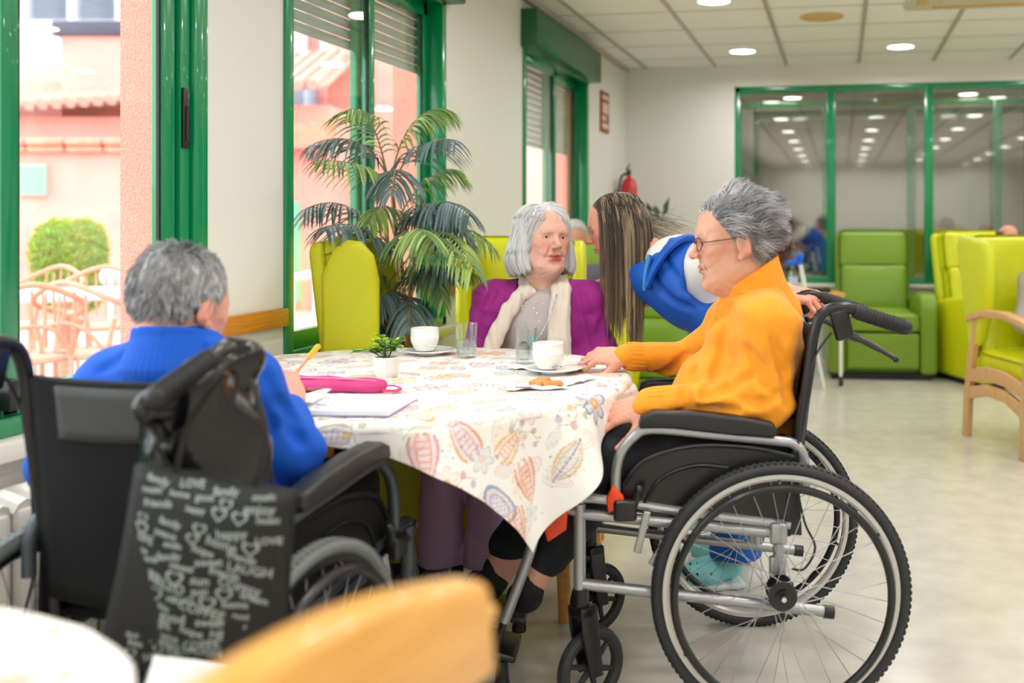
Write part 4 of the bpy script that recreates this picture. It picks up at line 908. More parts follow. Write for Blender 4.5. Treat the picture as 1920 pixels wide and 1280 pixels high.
# ---------------------------------------------------------------- people (built in the camera-aligned ground frame, then turned with it)
M_skin = mat('skin', (226, 176, 152), .5, attr=True, bump=.12, bscale=220); M_skin.node_tree.nodes['Principled BSDF'].inputs['Subsurface Weight'].default_value = .12
M_skin.node_tree.nodes['Principled BSDF'].inputs['Subsurface Radius'].default_value = (.012, .004, .002)
M_hair = mat('hair', (180, 180, 182), .42, attr=True); M_eyew = mat('eye_white', (232, 226, 220), .1); M_iris = mat('iris_dark', (58, 46, 40), .08)
def nrm(v): v = np.array(v, float); return v / np.linalg.norm(v)
def basis(F, U=(0, 0, 1)):
    y = nrm(F); x = nrm(np.cross(y, U)); z = np.cross(x, y); return np.stack([x, y, z], 1)
def head(O, F, U=(0, 0, 1), s=1.0, skin=(222, 168, 142), lip=(196, 96, 92), age=1, spots=0, neck=None, nose=1.0, jowl=1.0, mouth_open=0.0, seed=0, brow=(150, 130, 120), eye=True):
    R = basis(F, U); V = Vol((-.115, -.135, -.215), (.115, .150, .145), .0024); e = V.ell
    e((0, -.012, .042), (.075, .093, .079)); e((0, .018, -.03), (.060, .066, .078), k=.03); e((0, .052, .03), (.058, .038, .058), k=.03)
    for x in (-1, 1):
        e((x * .040, .060, -.012), (.021, .020, .019), k=.03); e((x * .046, .012, -.066), (.020, .034, .030), k=.03); e((x * .027, .066, -.048), (.020, .018, .024), k=.025)
    e((0, .070, -.098), (.021, .018, .018), k=.03); e((0, .035, -.096), (.036, .036, .020), k=.03)
    if age: e((0, .02, -.112), (.034 * jowl, .034, .020 * jowl), k=.03)
    for x in (-1, 1): e((x * .036, .052, -.086), (.014, .020, .018), k=.02)
    V.cap((-.030, .079, .026), (.030, .079, .026), .010, k=.022)
    for x in (-1, 1):
        e((x * .031, .099, .004), (.021, .017, .013), k=.014, cut=True)
        e((x * .031, .0725, .004), (.0158, .0150, .0125), k=.007)
        e((x * .031, .092, .002), (.0120, .010, .0042 if age else .0048), k=.003, cut=True)
        V.cap((x * .020, .0835, -.0075), (x * .041, .079, -.010), .0035, k=.008)
        V.cap((x * .018, .092, .021), (x * .044, .082, .018), .0045, k=.010)
    V.cap((0, .083, .016), (0, .1045, -.022 * nose), .0068, .0088, k=.013); e((0, .107, -.026 * nose), (.0098 * nose, .0105, .0092), k=.008)
    for x in (-1, 1):
        e((x * .0115, .0965, -.0295), (.0070, .0088, .0066), k=.006); e((x * .0062, .101, -.0375), (.0036, .0050, .0034), k=.003, cut=True)
        V.cap((x * .019, .090, -.030), (x * .031, .076, -.062), .0028, k=.010, cut=True)   # nasolabial fold
    V.cap((-.018, .083, -.0585), (.018, .083, -.0585), .0062, k=.009); V.cap((0, .0885, -.0575), (0, .0885, -.0580), .0068, k=.008); V.cap((-.014, .083, -.0685), (.014, .083, -.0685), .0068, k=.008); e((0, .088, -.0690), (.010, .006, .0052), k=.006)
    V.cap((-.024, .0865, -.0612), (0, .0915, -.0632), .0022 + .003 * mouth_open, k=.003, cut=True); V.cap((.024, .0865, -.0612), (0, .0915, -.0632), .0022 + .003 * mouth_open, k=.003, cut=True)
    e((0, .090, -.083), (.018, .010, .006), k=.012, cut=True)
    Re = Matrix.Rotation(math.radians(-14), 3, 'X')
    for x in (-1, 1):
        e((x * .077, -.008, -.004), (.0085, .0185, .0315), R=Re, k=.006); e((x * .083, -.014, -.008), (.0045, .0090, .018), R=Re, k=.004); e((x * .087, -.003, .000), (.0060, .0095, .0170), R=Re, k=.004, cut=True); e((x * .078, .001, -.032), (.0065, .0085, .0095), k=.005)
        e((x * .085, .008, -.009), (.004, .004, .005), k=.003, cut=True)
    nb = (0, -.045, -.19) if neck is None else tuple(R.T @ (np.array(neck) - np.array(O)) / s)
    V.cap((0, -.028, -.065), nb, .052, .060, k=.03)
    if age: V.cap((.018, .005, -.10), (nb[0] + .02, nb[1] + .045, nb[2]), .010, .012, k=.02); V.cap((-.018, .005, -.10), (nb[0] - .02, nb[1] + .045, nb[2]), .010, .012, k=.02)
    if age: V.warp(lambda X, Y, Z: .00055 * np.sin(300 * Z + 9 * np.sin(60 * X)) * np.exp(-((Z - .065) / .022) ** 2) * (Y > .03) + .0005 * np.sin(220 * Z + 150 * np.abs(X) + 3 * np.sin(90 * Y)) * (np.abs(X) > .03) + .0006 * np.sin(170 * X + 8 * np.sin(50 * Z)) * np.exp(-((Z + .13) / .03) ** 2))
    v, q = V.mesh(); x, y, z = v.T; C = np.tile(lin(skin), (len(v), 1)).astype(float)
    def mix(mask, col, a): m = (np.clip(mask, 0, 1) * a)[:, None]; C[:] = C * (1 - m) + np.array(lin(col)) * m
    g = lambda cx, cz, sx, sz: np.exp(-((np.abs(x) - cx) / sx) ** 2 - ((z - cz) / sz) ** 2) * (y > .02)
    mix(g(.042, -.022, .022, .022), (206, 112, 98), .38); mix(g(0, -.027, .014, .014), (204, 110, 98), .35); mix(g(.031, .0, .018, .012), (190, 124, 114), .30 if age else .15); mix(np.exp(-((np.abs(x) - .079) / .008) ** 2) * (np.abs(z) < .035), (206, 116, 96), .4)
    mix(np.exp(-((z + .0580 - .001) / .0052) ** 4 - (x / .023) ** 4) * (y > .080), lip, .9); mix(np.exp(-((z + .0685) / .0052) ** 4 - (x / .020) ** 4) * (y > .080), lip, .9)
    mix(np.exp(-((z + .063) / .0018) ** 2 - (x / .024) ** 4) * (y > .075), (110, 40, 40), .8)
    mix(np.exp(-((z - .0245 + .12 * (np.abs(x) - .03) ** 2 * 10) / .0038) ** 2 - ((np.abs(x) - .031) / .015) ** 4) * (y > .06), brow, .55)
    mix(np.exp(-((np.abs(x) - .031) / .0125) ** 4 - ((z - .002) / .0042) ** 2) * (y > .07), (150, 88, 82), .35)
    rg = np.random.default_rng(seed + 5)
    for i in range(spots):
        c = np.array([rg.uniform(-.06, .065), rg.uniform(.02, .09), rg.uniform(.03, .10) if i % 3 else rg.uniform(-.09, .09)]); dd = c - np.array([0, 0, .03]); c = np.array([0, 0, .03]) + dd / np.linalg.norm(dd) * .085
        mix(np.exp(-(((v - c) ** 2).sum(1) / rg.uniform(.0015, .0034) ** 2)), (150, 84, 66), .75)
    fine = np.sin(x * 420 + 5 * np.sin(z * 210)) * np.sin(z * 390 + 4 * np.sin(y * 230)); C *= (1 + .045 * fine[:, None])
    return (np.array(O) + s * (v @ R.T), q, C), R
def eyes(root, O, R, s, B, look=(0, 1, 0)):
    for x in (-1, 1):
        c = np.array(O) + s * (R @ np.array([x * .031, .0742, .0025])); e = MB(); e.ball(c - B, .0122 * s, 12, 18); ob = e.build('eye', M_eyew, root)
        l = R @ nrm(look); e = MB(); e.ball(c - B + l * .0073 * s, .0062 * s, 10, 16); e.build('iris', M_iris, ob)
def comb(O, R, s, n, length, init, grav, cols, keep, seed=1, steps=12, clump=0, cw=.5, lift=(.001, .012), gk=1.0, jit=.15, r0=.0006, r1=.0002, wid=3, extra=None):
    """strands rooted on the scalp, pushed out of the skull while they fall"""
    rg = np.random.default_rng(seed); c = np.array([0, -.012, .042]); r = np.array([.077, .095, .081])
    d = rg.normal(0, 1, (n * 4, 3)); d /= np.linalg.norm(d, axis=1)[:, None]; p = c + r * d; ok = keep(p); d, p = d[ok][:n], p[ok][:n]; n = len(p)
    L = length(p, rg); v = init(p, d) + rg.normal(0, jit, (n, 3)); v /= np.linalg.norm(v, axis=1)[:, None]; G = R.T @ np.array(grav, float); lf = rg.uniform(lift[0], lift[1], n)[:, None]; out = [p.copy()]
    for i in range(steps):
        ds = (L / steps)[:, None]; v = v + G * gk * ds * 10 + rg.normal(0, jit * .12, (n, 3)); v /= np.linalg.norm(v, axis=1)[:, None]; p = p + v * ds
        rr = r + lf * min(1, (i + 1) / 3); e = (p - c) / rr; m = np.linalg.norm(e, axis=1)[:, None]; ins = m < 1; p = np.where(ins, c + (p - c) / np.maximum(m, 1e-6), p); nn = (p - c) / rr ** 2; nn /= np.linalg.norm(nn, axis=1)[:, None]; vd = (v * nn).sum(1)[:, None]; v = np.where(ins & (vd < 0), v - nn * vd, v); v /= np.linalg.norm(v, axis=1)[:, None] + 1e-9
        if extra: p, v = extra(p, v, i, out[0])
        out.append(p.copy())
    A = np.stack(out, 1)
    if clump:
        g = np.argmin(((out[0][:, None] - out[0][None, :clump]) ** 2).sum(2), 1); t = np.linspace(0, 1, steps + 1)[None, :, None] ** 1.3 * cw * rg.uniform(.6, 1.1, (n, 1, 1)); A = A * (1 - t) + A[g] * t; gc = cols(out[0][:clump], rg, clump); C = [np.asarray(gc[i]) * rg.uniform(.82, 1.12) for i in g]
    else: C = cols(out[0], rg, n)
    W = np.array(O) + s * (A @ R.T); return strands(list(W), r0 * s, r1 * s, C, wid)
def haircap(O, R, s, keep, col, grow=.004, low=-.05):
    V = Vol((-.1, -.13, -.1), (.1, .11, .14), .0035); V.ell((0, -.012, .042), (.077 + grow, .095 + grow, .081 + grow)); 
    V.warp(lambda X, Y, Z: .0012 * np.sin(260 * X + 4 * np.sin(60 * Z)) * np.sin(40 * Z)); X, Y, Z = V.ax[0][:, None, None] + 0 * V.v, V.ax[1][None, :, None] + 0 * V.v, V.ax[2][None, None, :] + 0 * V.v
    k = keep(np.stack([X, Y, Z], -1).reshape(-1, 3), True).reshape(V.v.shape); V.v = np.maximum(V.v, k.astype(np.float32)); v, q = V.mesh(); return np.array(O) + s * (v @ R.T), q, np.tile(lin(col), (len(v), 1))
def hairline(front=.072, side=.0, back=-.045):
    def k(p, sdf=False):
        x, y, z = p.T; zl = np.where(y > .02, side + (front - side) * np.clip((y - .02) / .045, 0, 1) ** .8, side + (back - side) * np.clip((.02 - y) / .05, 0, 1)); ear = np.hypot((y + .008) / .024, (z + .004) / .036) < 1
        if sdf: return np.maximum(zl - z, -1)
        return (z > zl) & ~(ear & (np.abs(x) > .05))
    return k
def hand(W, fwd, back, thumb_side=1, curls=(.5, .55, .6, .65), spread=.12, s=1.0, skin=(222, 168, 146), thumb=(.75, .55, -.35), thumb_curl=.3, seed=0, tcol=None):
    """palm, four fingers and thumb as one surface; local X to the thumb, Y along the fingers, Z out of the back of the hand"""
    y = nrm(fwd); z = np.array(back, float); z = nrm(z - y * (z @ y)); x = np.cross(y, z) * thumb_side; R = np.stack([x, y, z], 1)
    V = Vol((-.075, -.075, -.11), (.105, .21, .05), .0021)
    V.cap((0, -.035, 0), (0, -.005, 0), .0235, .0225, k=.01); V.ell((0, .04, -.002), (.038, .050, .0135), k=.014); V.ell((.020, .02, -.008), (.018, .028, .014), k=.012); V.ell((-.026, .03, -.007), (.014, .032, .013), k=.012)
    xs = (.0295, .0100, -.0095, -.0280); ln = ((.040, .024, .020), (.044, .028, .021), (.041, .026, .020), (.032, .020, .018)); ys = (.080, .086, .082, .074); nails = []
    for i in range(4):
        a = spread * (xs[i] / .03); c0 = curls[i]; p = np.array([xs[i], ys[i], 0.0]); V.cap((xs[i] * .55, .015, 0), p, .0095, .0098, k=.008); ang = c0 * .8; rads = (.0092, .0083, .0077, .0066)
        for j in range(3):
            d = np.array([math.sin(a) * math.cos(ang), math.cos(a) * math.cos(ang), -math.sin(ang)]); q = p + d * ln[i][j]; V.cap(p, q, rads[j] * (.92 if i == 3 else 1), rads[j + 1] * (.92 if i == 3 else 1), k=.003)
            if j < 2: V.ell(q + np.array([0, 0, .0012]), .0086 - .0006 * j, k=.004)
            if j == 2: nails.append((q - d * .004, d, np.cross(d, [math.cos(a), -math.sin(a), 0]) * -1))
            p = q; ang += c0 * (1.15 if j == 0 else .8)
    t = nrm(thumb); p = np.array([.024, .012, -.008]); q = p + t * .046; V.cap(p, q, .0135, .0115, k=.012); t2 = nrm(t + np.array([-.6 * thumb_curl, .5, -.25 * thumb_curl])); q2 = q + t2 * .034; V.cap(q, q2, .0108, .0098, k=.004); q3 = q2 + nrm(t2 + np.array([-.4 * thumb_curl, .1, 0])) * .024; V.cap(q2, q3, .0098, .0078, k=.003)
    for i in range(3): V.cap((xs[i] * .5 + .004, .02, .0125), (xs[i] * .9, .078, .0085), .0016, k=.006)   # tendons
    V.warp(lambda X, Y, Z: .0004 * np.sin(420 * Y + 3 * np.sin(200 * X)) * np.sin(160 * X))
    v, qd = V.mesh(); C = np.tile(lin(skin), (len(v), 1)).astype(float); pinkk = np.zeros(len(v))
    for nq, d, n in nails: pinkk = np.maximum(pinkk, np.exp(-(((v - nq) ** 2).sum(1)) / .011 ** 2))
    m = (pinkk * .4)[:, None]; C = C * (1 - m) + np.array(lin((212, 118, 104))) * m
    kn = np.exp(-((v[:, 1] - .084) / .008) ** 2) * (v[:, 2] > 0); m = (kn * .25)[:, None]; C = C * (1 - m) + np.array(lin((206, 116, 100))) * m
    C *= (1 + .05 * np.sin(v[:, 0] * 500 + 4 * np.sin(v[:, 1] * 260)) * np.sin(v[:, 1] * 410))[:, None]
    return np.array(W) + s * (v @ R.T), qd if thumb_side > 0 else qd[:, ::-1], C
def person(label, base):
    r = thing('person', label, 'person', cf(base[0], base[1]), TH); return r, np.array([base[0], base[1], 0.0])
def skinny(chains, h=.010, col=(222, 168, 146)):
    P_ = np.concatenate([np.array(c[0]) for c in chains]); m = .14; V = Vol(P_.min(0) - m, P_.max(0) + m, h)
    for pts, rs in chains: V.chain(pts, rs, k=.03)
    v, q = V.mesh(); return v, q, np.tile(lin(col), (len(v), 1))
def cloth_vol(chains, ells=(), h=.006, folds=None, k=.04, cuts=(), pad=.22, post=None):
    P_ = np.concatenate([np.array(c[0]) for c in chains] + ([np.array([e[0] for e in ells])] if ells else [])); V = Vol(P_.min(0) - pad, P_.max(0) + pad, h)
    for e in ells: V.ell(e[0], e[1], k=k)
    for pts, rs in chains: V.chain(pts, rs, k=k)
    if folds: V.warp(folds)
    for c in cuts: V.cutplane(*c)
    if post: post(V)
    return V.mesh()
def shoe(p0, p1, up=.0, w=.042, h=.0045, sole=True):
    p0, p1 = np.array(p0, float), np.array(p1, float); d = nrm(p1 - p0); V = Vol(np.minimum(p0, p1) - .09, np.maximum(p0, p1) + .11, h)
    V.cap(p0 + (0, 0, .012), p1, w * .82, w * .80, k=.02); V.ell(p0 + (p1 - p0) * .6, (w * 1.0, w * 1.0, w * .8), k=.03); V.cap(p0 + (0, 0, .03), p0 + (0, 0, .05), w * .8, w * .75, k=.02)
    V.cutplane((0, 0, min(p0[2], p1[2]) - w * .72), (0, 0, -1)); return V.mesh()
def crease(lines, d0, d1, r=.006, k=.022):
    """press fabric folds into a garment along lines lying on its surface"""
    def f(V):
        base = V.v.copy()
        def surf(px, py):
            for d in np.arange(d0, d1, .003):
                p = P(px, py, d); i = np.round((p - V.lo) / V.h).astype(int)
                if (i >= 0).all() and (i < V.n).all() and base[tuple(i)] < 0: return p
        for L in lines:
            S = [surf(*q) for q in smooth([(a, b, 0) for a, b in L], 4) for q in [(q[0], q[1])]]; S = [q for q in S if q is not None]
            for i in range(len(S) - 1):
                if np.linalg.norm(S[i + 1] - S[i]) < .08: t = math.sin(math.pi * (i + .5) / max(1, len(S) - 1)); V.cap(S[i], S[i + 1], r * (.35 + .65 * t), r * (.35 + .65 * t), k=k, cut=True)
    return f
# ================= woman in orange, in the silver wheelchair
M_orsw = mat('orange_knit', (240, 152, 22), .85, bump=.35, bscale=420, sheen=.15, var=.06, vscale=40); M_trk = mat('black_navy_trousers', (22, 24, 32), .8, bump=.1, bscale=300); M_shoeb = mat('black_felt_shoe', (20, 20, 21), .8)
r, B = person('seated grey-haired woman in glasses and orange turtleneck reaching for a saucer', (.20, 2.62))
Oh = (.184, 2.60, 1.117); hd, R = head(Oh, (-.99, -.13, -.04), s=1.03, age=1, neck=(.235, 2.62, .95), skin=(212, 160, 134), lip=(190, 108, 100), jowl=1.15, nose=1.05, seed=2, spots=10)
legs = [([(.21, 2.52, .58), (-.13, 2.49, .595), (-.318, 2.52, .295), (-.335, 2.52, .245)], [.08, .055, .036, .034]), ([(.21, 2.74, .58), (-.15, 2.76, .595), (-.435, 2.72, .25), (-.455, 2.72, .20)], [.08, .055, .038, .036])]
arm_l = [(.262, 2.475, .915), (.250, 2.455, .735), (-.035, 2.455, .728)]; arm_r = [(.20, 2.78, .91), (.095, 2.87, .775), (-.105, 2.80, .797)]
body = skinny(legs + [([(.20, 2.63, .6), (.22, 2.62, .75), (.25, 2.62, .88)], [.13, .12, .11]), (arm_l, [.045, .036, .026]), (arm_r, [.045, .036, .026]), ([(.25, 2.475, .90), (.20, 2.78, .90)], [.05, .05])])
h1 = hand((-.045, 2.455, .724), (-.94, .02, -.28), (-.25, -.55, .80), -1, (.32, .34, .38, .42), .22, 1.0, thumb=(.8, .55, -.2), skin=(222, 160, 138))
h2 = hand((-.112, 2.80, .800), (-1, -.03, -.02), (.05, -.45, .9), -1, (.75, .70, .72, .8), .1, .96, thumb=(.45, .8, -.5), skin=(222, 162, 140))
soft('body', [body, hd, h1, h2], M_skin, r, B); eyes(r, Oh, R, 1.03, B, (0, 1, -.1))
def fo(X, Y, Z): return .0040 * np.sin(34 * X + 46 * Z + 2.2 * np.sin(19 * X - 11 * Z)) * np.sin(15 * Y + 22 * Z) + .008 * np.sin(58 * (Z - .55 * X) + 1.5 * np.sin(14 * X)) * np.exp(-((Z - .66) / .09) ** 2) + .003 * np.sin(70 * Z + 30 * X) * np.exp(-((X - .2) / .12) ** 2)
v, q = cloth_vol([(arm_l, [.074, .062, .038]), (arm_r, [.068, .056, .036]), ([(.262, 2.475, .915), (.24, 2.62, .945), (.20, 2.78, .905)], [.072, .085, .066])],
    [((.195, 2.62, .625), (.155, .175, .10)), ((.185, 2.62, .73), (.158, .160, .13)), ((.235, 2.62, .86), (.125, .155, .13)), ((.266, 2.62, .84), (.096, .155, .15))], .0056, fo, .026, post=crease([[(1352, 615), (1352, 655), (1340, 700), (1318, 745)], [(1322, 742), (1360, 727), (1410, 704)], [(1232, 702), (1262, 692), (1288, 665)], [(1448, 640), (1470, 700), (1478, 760)], [(1395, 748), (1430, 758), (1460, 738)], [(1262, 776), (1330, 770), (1385, 770)], [(1300, 690), (1286, 735), (1292, 765)], [(1400, 655), (1425, 690), (1440, 730)], [(1370, 575), (1345, 590), (1325, 615)]], 2.30, 3.0))
soft('sweater', [(v, q)], M_orsw, r, B)
V = Vol((.08, 2.48, .90), (.40, 2.76, 1.13), .0035); V.chain([(.255, 2.62, .93), (.232, 2.618, 1.0), (.222, 2.615, 1.07)], [.105, .083, .078], .02)
V.cutplane((.222, 2.615, 1.040), (-.52, 0, .855)); V.warp(lambda X, Y, Z: .0016 * np.cos(44 * np.arctan2(Y - 2.617, X - .235))); V.ell((.24, 2.617, .975), (.098, .100, .018), R=Matrix.Rotation(-.45, 3, 'Y').transposed(), k=.012)
soft('turtleneck_collar', [V.mesh()], M_orsw, r, B)
for c0, c1, nm in ((arm_l[2], np.array(arm_l[2]) + nrm(np.array(arm_l[1]) - arm_l[2]) * .055, 'cuff'), (arm_r[2], np.array(arm_r[2]) + nrm(np.array(arm_r[1]) - arm_r[2]) * .055, 'cuff')):
    q_ = MB(); fr = frames([Vector(c0), Vector(c1)]); n = 60; vs = []
    for t in np.linspace(0, 1, 9):
        p = Vector(c0).lerp(Vector(c1), t) - Vector(B)
        for j in range(n): a = 2 * math.pi * j / n; rr = .0375 + .0012 * math.cos(20 * a) + .003 * math.sin(math.pi * t); vs.append(p + (fr[0][2] * math.cos(a) + fr[0][3] * math.sin(a)) * rr)
    q_.add(vs, [(i * n + j, i * n + (j + 1) % n, (i + 1) * n + (j + 1) % n, (i + 1) * n + j) for i in range(8) for j in range(n)] + [tuple(range(n)), tuple(8 * n + j for j in range(n))[::-1]]); q_.build(nm, M_orsw, r)
v, q = cloth_vol([([(.22, 2.52, .575), (-.12, 2.49, .59), (-.290, 2.52, .335)], [.10, .078, .055]), ([(.22, 2.73, .575), (-.14, 2.76, .59), (-.415, 2.725, .30)], [.10, .078, .058])], [((.22, 2.62, .58), (.16, .18, .09))], .008, lambda X, Y, Z: .004 * np.sin(40 * X + 30 * Z) * np.sin(25 * Y), .03, pad=.13)
soft('trousers', [(v, q)], M_trk, r, B)
soft('shoe', [shoe((-.335, 2.51, .235), (-.365, 2.58, .205), w=.042)], M_shoeb, r, B); soft('shoe', [shoe((-.455, 2.71, .19), (-.50, 2.76, .165), w=.042)], M_shoeb, r, B)
gk = np.array([0, 0, -1])
kp = hairline(.068, .012, -.05)
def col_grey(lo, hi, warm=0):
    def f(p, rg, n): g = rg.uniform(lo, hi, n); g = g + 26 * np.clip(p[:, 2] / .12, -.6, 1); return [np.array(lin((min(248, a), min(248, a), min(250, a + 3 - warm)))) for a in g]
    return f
def init_or(p, d):
    t = np.stack([p[:, 0] * 0, -np.ones(len(p)), .30 + 0 * p[:, 0]], 1); front = np.clip((p[:, 1] + .01) / .06, 0, 1)[:, None]; top = np.clip((p[:, 2] - .05) / .06, 0, 1)[:, None]
    low = np.clip((.03 - p[:, 2]) / .05, 0, 1)[:, None]
    return d * (.12 + .30 * top) + t * (.8 + .2 * low) + np.array([0, 0, -1.0]) * low + np.array([.45, .25, 0]) * front * top + np.stack([.5 * np.sin(70 * p[:, 1] + 40 * p[:, 2]), 0 * p[:, 0], .4 * np.sin(60 * p[:, 1] - 50 * p[:, 2])], 1)
c1 = haircap(Oh, R, 1.03, kp, (120, 120, 124), .005)
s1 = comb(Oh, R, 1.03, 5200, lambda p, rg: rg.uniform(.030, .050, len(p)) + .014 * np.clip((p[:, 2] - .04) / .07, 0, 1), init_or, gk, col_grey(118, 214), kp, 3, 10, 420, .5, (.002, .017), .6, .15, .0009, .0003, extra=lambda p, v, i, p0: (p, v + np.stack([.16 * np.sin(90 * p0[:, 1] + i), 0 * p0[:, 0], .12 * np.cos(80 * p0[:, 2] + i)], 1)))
soft('hair', [c1, s1], M_hair, r, B)
def specs(root, O, R, s, B, m, rx=.021, rz=.0165):
    g = MB(); T = lambda p: Vector(np.array(O) + s * (R @ np.array(p, float)) - B)
    for x in (-1, 1):
        pts = [T((x * .032 + rx * math.cos(a), .0985 - .006 * abs(math.cos(a)) * (1 if math.cos(a) * x > 0 else 0), .001 + rz * math.sin(a))) for a in np.linspace(0, 2 * math.pi, 28)[:-1]]; g.tube(pts, .0014, 6, closed=True)
        g.tube(smooth([T((x * .053, .095, .006)), T((x * .073, .075, .008)), T((x * .0795, .03, .012)), T((x * .083, -.0, .016)), T((x * .084, -.018, .004))], 5), .0014, 6)
    g.tube(smooth([T((-.0115, .100, .005)), T((0, .1015, .009)), T((.0115, .100, .005))], 4), .0014, 6); g.build('spectacles', m, root)
specs(r, Oh, R, 1.03, B, mat('burgundy_spectacle_frame', (84, 30, 44), .25))
# ================= woman in purple cardigan
M_card = mat('purple_knit', (146, 20, 122), .8, bump=.3, bscale=500, sheen=.08); M_shirt = mat('pale_grey_jersey', (182, 172, 172), .85, bump=.1, bscale=500); M_scarf = mat('beige_scarf', (214, 202, 188), .9, bump=.2, bscale=300)
M_lil = mat('mauve_trousers', (198, 164, 202), .7); 
r, B = person('seated white-haired woman in purple cardigan and beige scarf looking up at the carer', (-.40, 3.44))
Oh = (-.412, 3.43, 1.108); hd, R = head(Oh, (.56, -.82, .10), (.06, 0, 1), 1.02, age=1, neck=(-.415, 3.46, .93), skin=(218, 170, 150), lip=(190, 36, 58), spots=26, mouth_open=.5, jowl=.95, brow=(190, 168, 156))
arm_a = [(-.585, 3.45, .895), (-.635, 3.42, .70), (-.50, 3.24, .655)]; arm_b = [(-.262, 3.45, .895), (-.215, 3.42, .70), (-.33, 3.25, .655)]
legsp = [([(-.47, 3.44, .53), (-.665, 3.13, .53), (-.715, 3.20, .10)], [.08, .055, .038]), ([(-.34, 3.44, .53), (-.50, 3.12, .53), (-.565, 3.19, .10)], [.08, .055, .038])]
body = skinny(legsp + [([(-.40, 3.47, .56), (-.41, 3.48, .74), (-.415, 3.48, .86)], [.11, .09, .06]), (arm_a, [.045, .036, .026]), (arm_b, [.045, .036, .026]), ([arm_a[0], arm_b[0]], [.04, .04])])
h1 = hand(arm_a[2], (.8, -.2, -.1), (.1, -.2, 1), 1, (.4, .4, .4, .4), .1, .95); h2 = hand(arm_b[2], (-.8, -.2, -.1), (.1, -.2, 1), -1, (.4, .4, .4, .4), .1, .95)
soft('body', [body, hd, h1, h2], M_skin, r, B); eyes(r, Oh, R, 1.02, B, (.1, 1, .1))
fl = lambda X, Y, Z: .003 * np.sin(50 * X + 38 * Z + 2 * np.sin(20 * X)) * np.sin(20 * Z + 15 * Y)
v, q = cloth_vol([([(-.54, 3.45, .875), (-.41, 3.46, .905), (-.30, 3.45, .875)], [.06, .062, .06])], [((-.41, 3.455, .80), (.165, .115, .15)), ((-.41, 3.45, .64), (.17, .14, .13))], .006, fl, .04)
soft('shirt', [(v, q)], M_shirt, r, B)
def open_front(V):
    X, Y, Z = V.ax[0][:, None, None], V.ax[1][None, :, None], V.ax[2][None, None, :]
    lf = -.500 - .62 * np.clip(.93 - Z, 0, .13) - .30 * np.clip(.80 - Z, 0, .2); rt = -.335 + .2 * np.clip(.93 - Z, 0, .1); V.v = np.maximum(V.v, np.minimum((rt - lf) / 2 - np.abs(X - (lf + rt) / 2), 3.475 - Y).astype(np.float32))
    V.ell((-.415, 3.44, .955), (.068, .09, .06), k=.01, cut=True)
fc = lambda X, Y, Z: .0026 * np.sin(60 * Z + 25 * X + 2 * np.sin(22 * Z)) * np.sin(30 * X + 12 * Y) + .0022 * np.sin(75 * Z - 30 * Y) * (np.abs(X + .42) > .17)
v, q = cloth_vol([(arm_a, [.068, .058, .042]), (arm_b, [.068, .058, .042]), ([(-.585, 3.455, .90), (-.42, 3.465, .925), (-.262, 3.455, .90)], [.066, .064, .066])], [((-.41, 3.46, .80), (.182, .132, .16)), ((-.41, 3.455, .63), (.185, .158, .15))], .0056, fc, .040, post=lambda V: (open_front(V), crease([[(906, 590), (893, 640)], [(1092, 550), (1108, 605), (1116, 650)], [(928, 540), (912, 575)], [(1128, 600), (1122, 650)]], 3.2, 3.6)(V)))
soft('cardigan', [(v, q)], M_card, r, B)
def band(paths, h=.004):
    allp = np.concatenate([np.array([a[0] for a in p]) for p in paths]); V = Vol(allp.min(0) - .08, allp.max(0) + .08, h)
    for p in paths:
        for i in range(len(p) - 1):
            (a, wa), (b, wb) = p[i], p[i + 1]; m = max(2, int(np.linalg.norm(np.array(b) - a) / .012))
            for t in np.linspace(0, 1, m): V.ell(np.array(a) * (1 - t) + np.array(b) * t, (wa + (wb - wa) * t, .013, .020), k=.014)
    V.warp(lambda X, Y, Z: .0016 * np.sin(230 * X + 18 * Z + 2 * np.sin(25 * Z))); return V.mesh()
v, q = band([[((-.475, 3.385, .935), .022), ((-.515, 3.355, .88), .024), ((-.555, 3.34, .80), .026), ((-.590, 3.33, .70), .028), ((-.60, 3.325, .60), .030)], [((-.345, 3.385, .945), .030), ((-.345, 3.342, .88), .034), ((-.345, 3.318, .78), .038), ((-.352, 3.305, .66), .044), ((-.352, 3.30, .60), .046)], [((-.46, 3.385, .935), .030), ((-.475, 3.44, .965), .022), ((-.415, 3.515, .97), .03), ((-.35, 3.44, .965), .022), ((-.345, 3.385, .945), .034)]])
soft('scarf', [(v, q)], M_scarf, r, B)
v, q = cloth_vol([([(-.47, 3.44, .53), (-.665, 3.14, .54), (-.695, 3.15, .30), (-.712, 3.20, .085)], [.10, .082, .068, .074]), ([(-.34, 3.44, .53), (-.50, 3.13, .54), (-.545, 3.14, .30), (-.562, 3.19, .085)], [.10, .082, .068, .074])], [((-.40, 3.45, .55), (.17, .15, .09))], .0075, lambda X, Y, Z: .004 * np.sin(55 * X + 6 * Z) * np.sin(18 * Z + 30 * Y), .02, cuts=[((0, 0, .085), (0, 0, -1))], pad=.13)
soft('trousers', [(v, q)], M_lil, r, B)
M_shoe2 = mat('silver_navy_trainer', (120, 128, 150), .5, var=.5, vscale=60)
for xx, yy in ((-.715, 3.20), (-.565, 3.19)): soft('shoe', [shoe((xx, yy, .045), (xx - .02, yy - .11, .038), w=.042)], M_shoe2, r, B)
kp = hairline(.080, .022, -.05)
def kpp(p, sdf=False): return kp(p, sdf)
def init_bob(p, d):
    sd = np.sign(p[:, 0] - .008) + (p[:, 0] == 0); return np.stack([sd * .75, -.40 + 0 * sd, -.25 + 0 * sd], 1) + d * .1
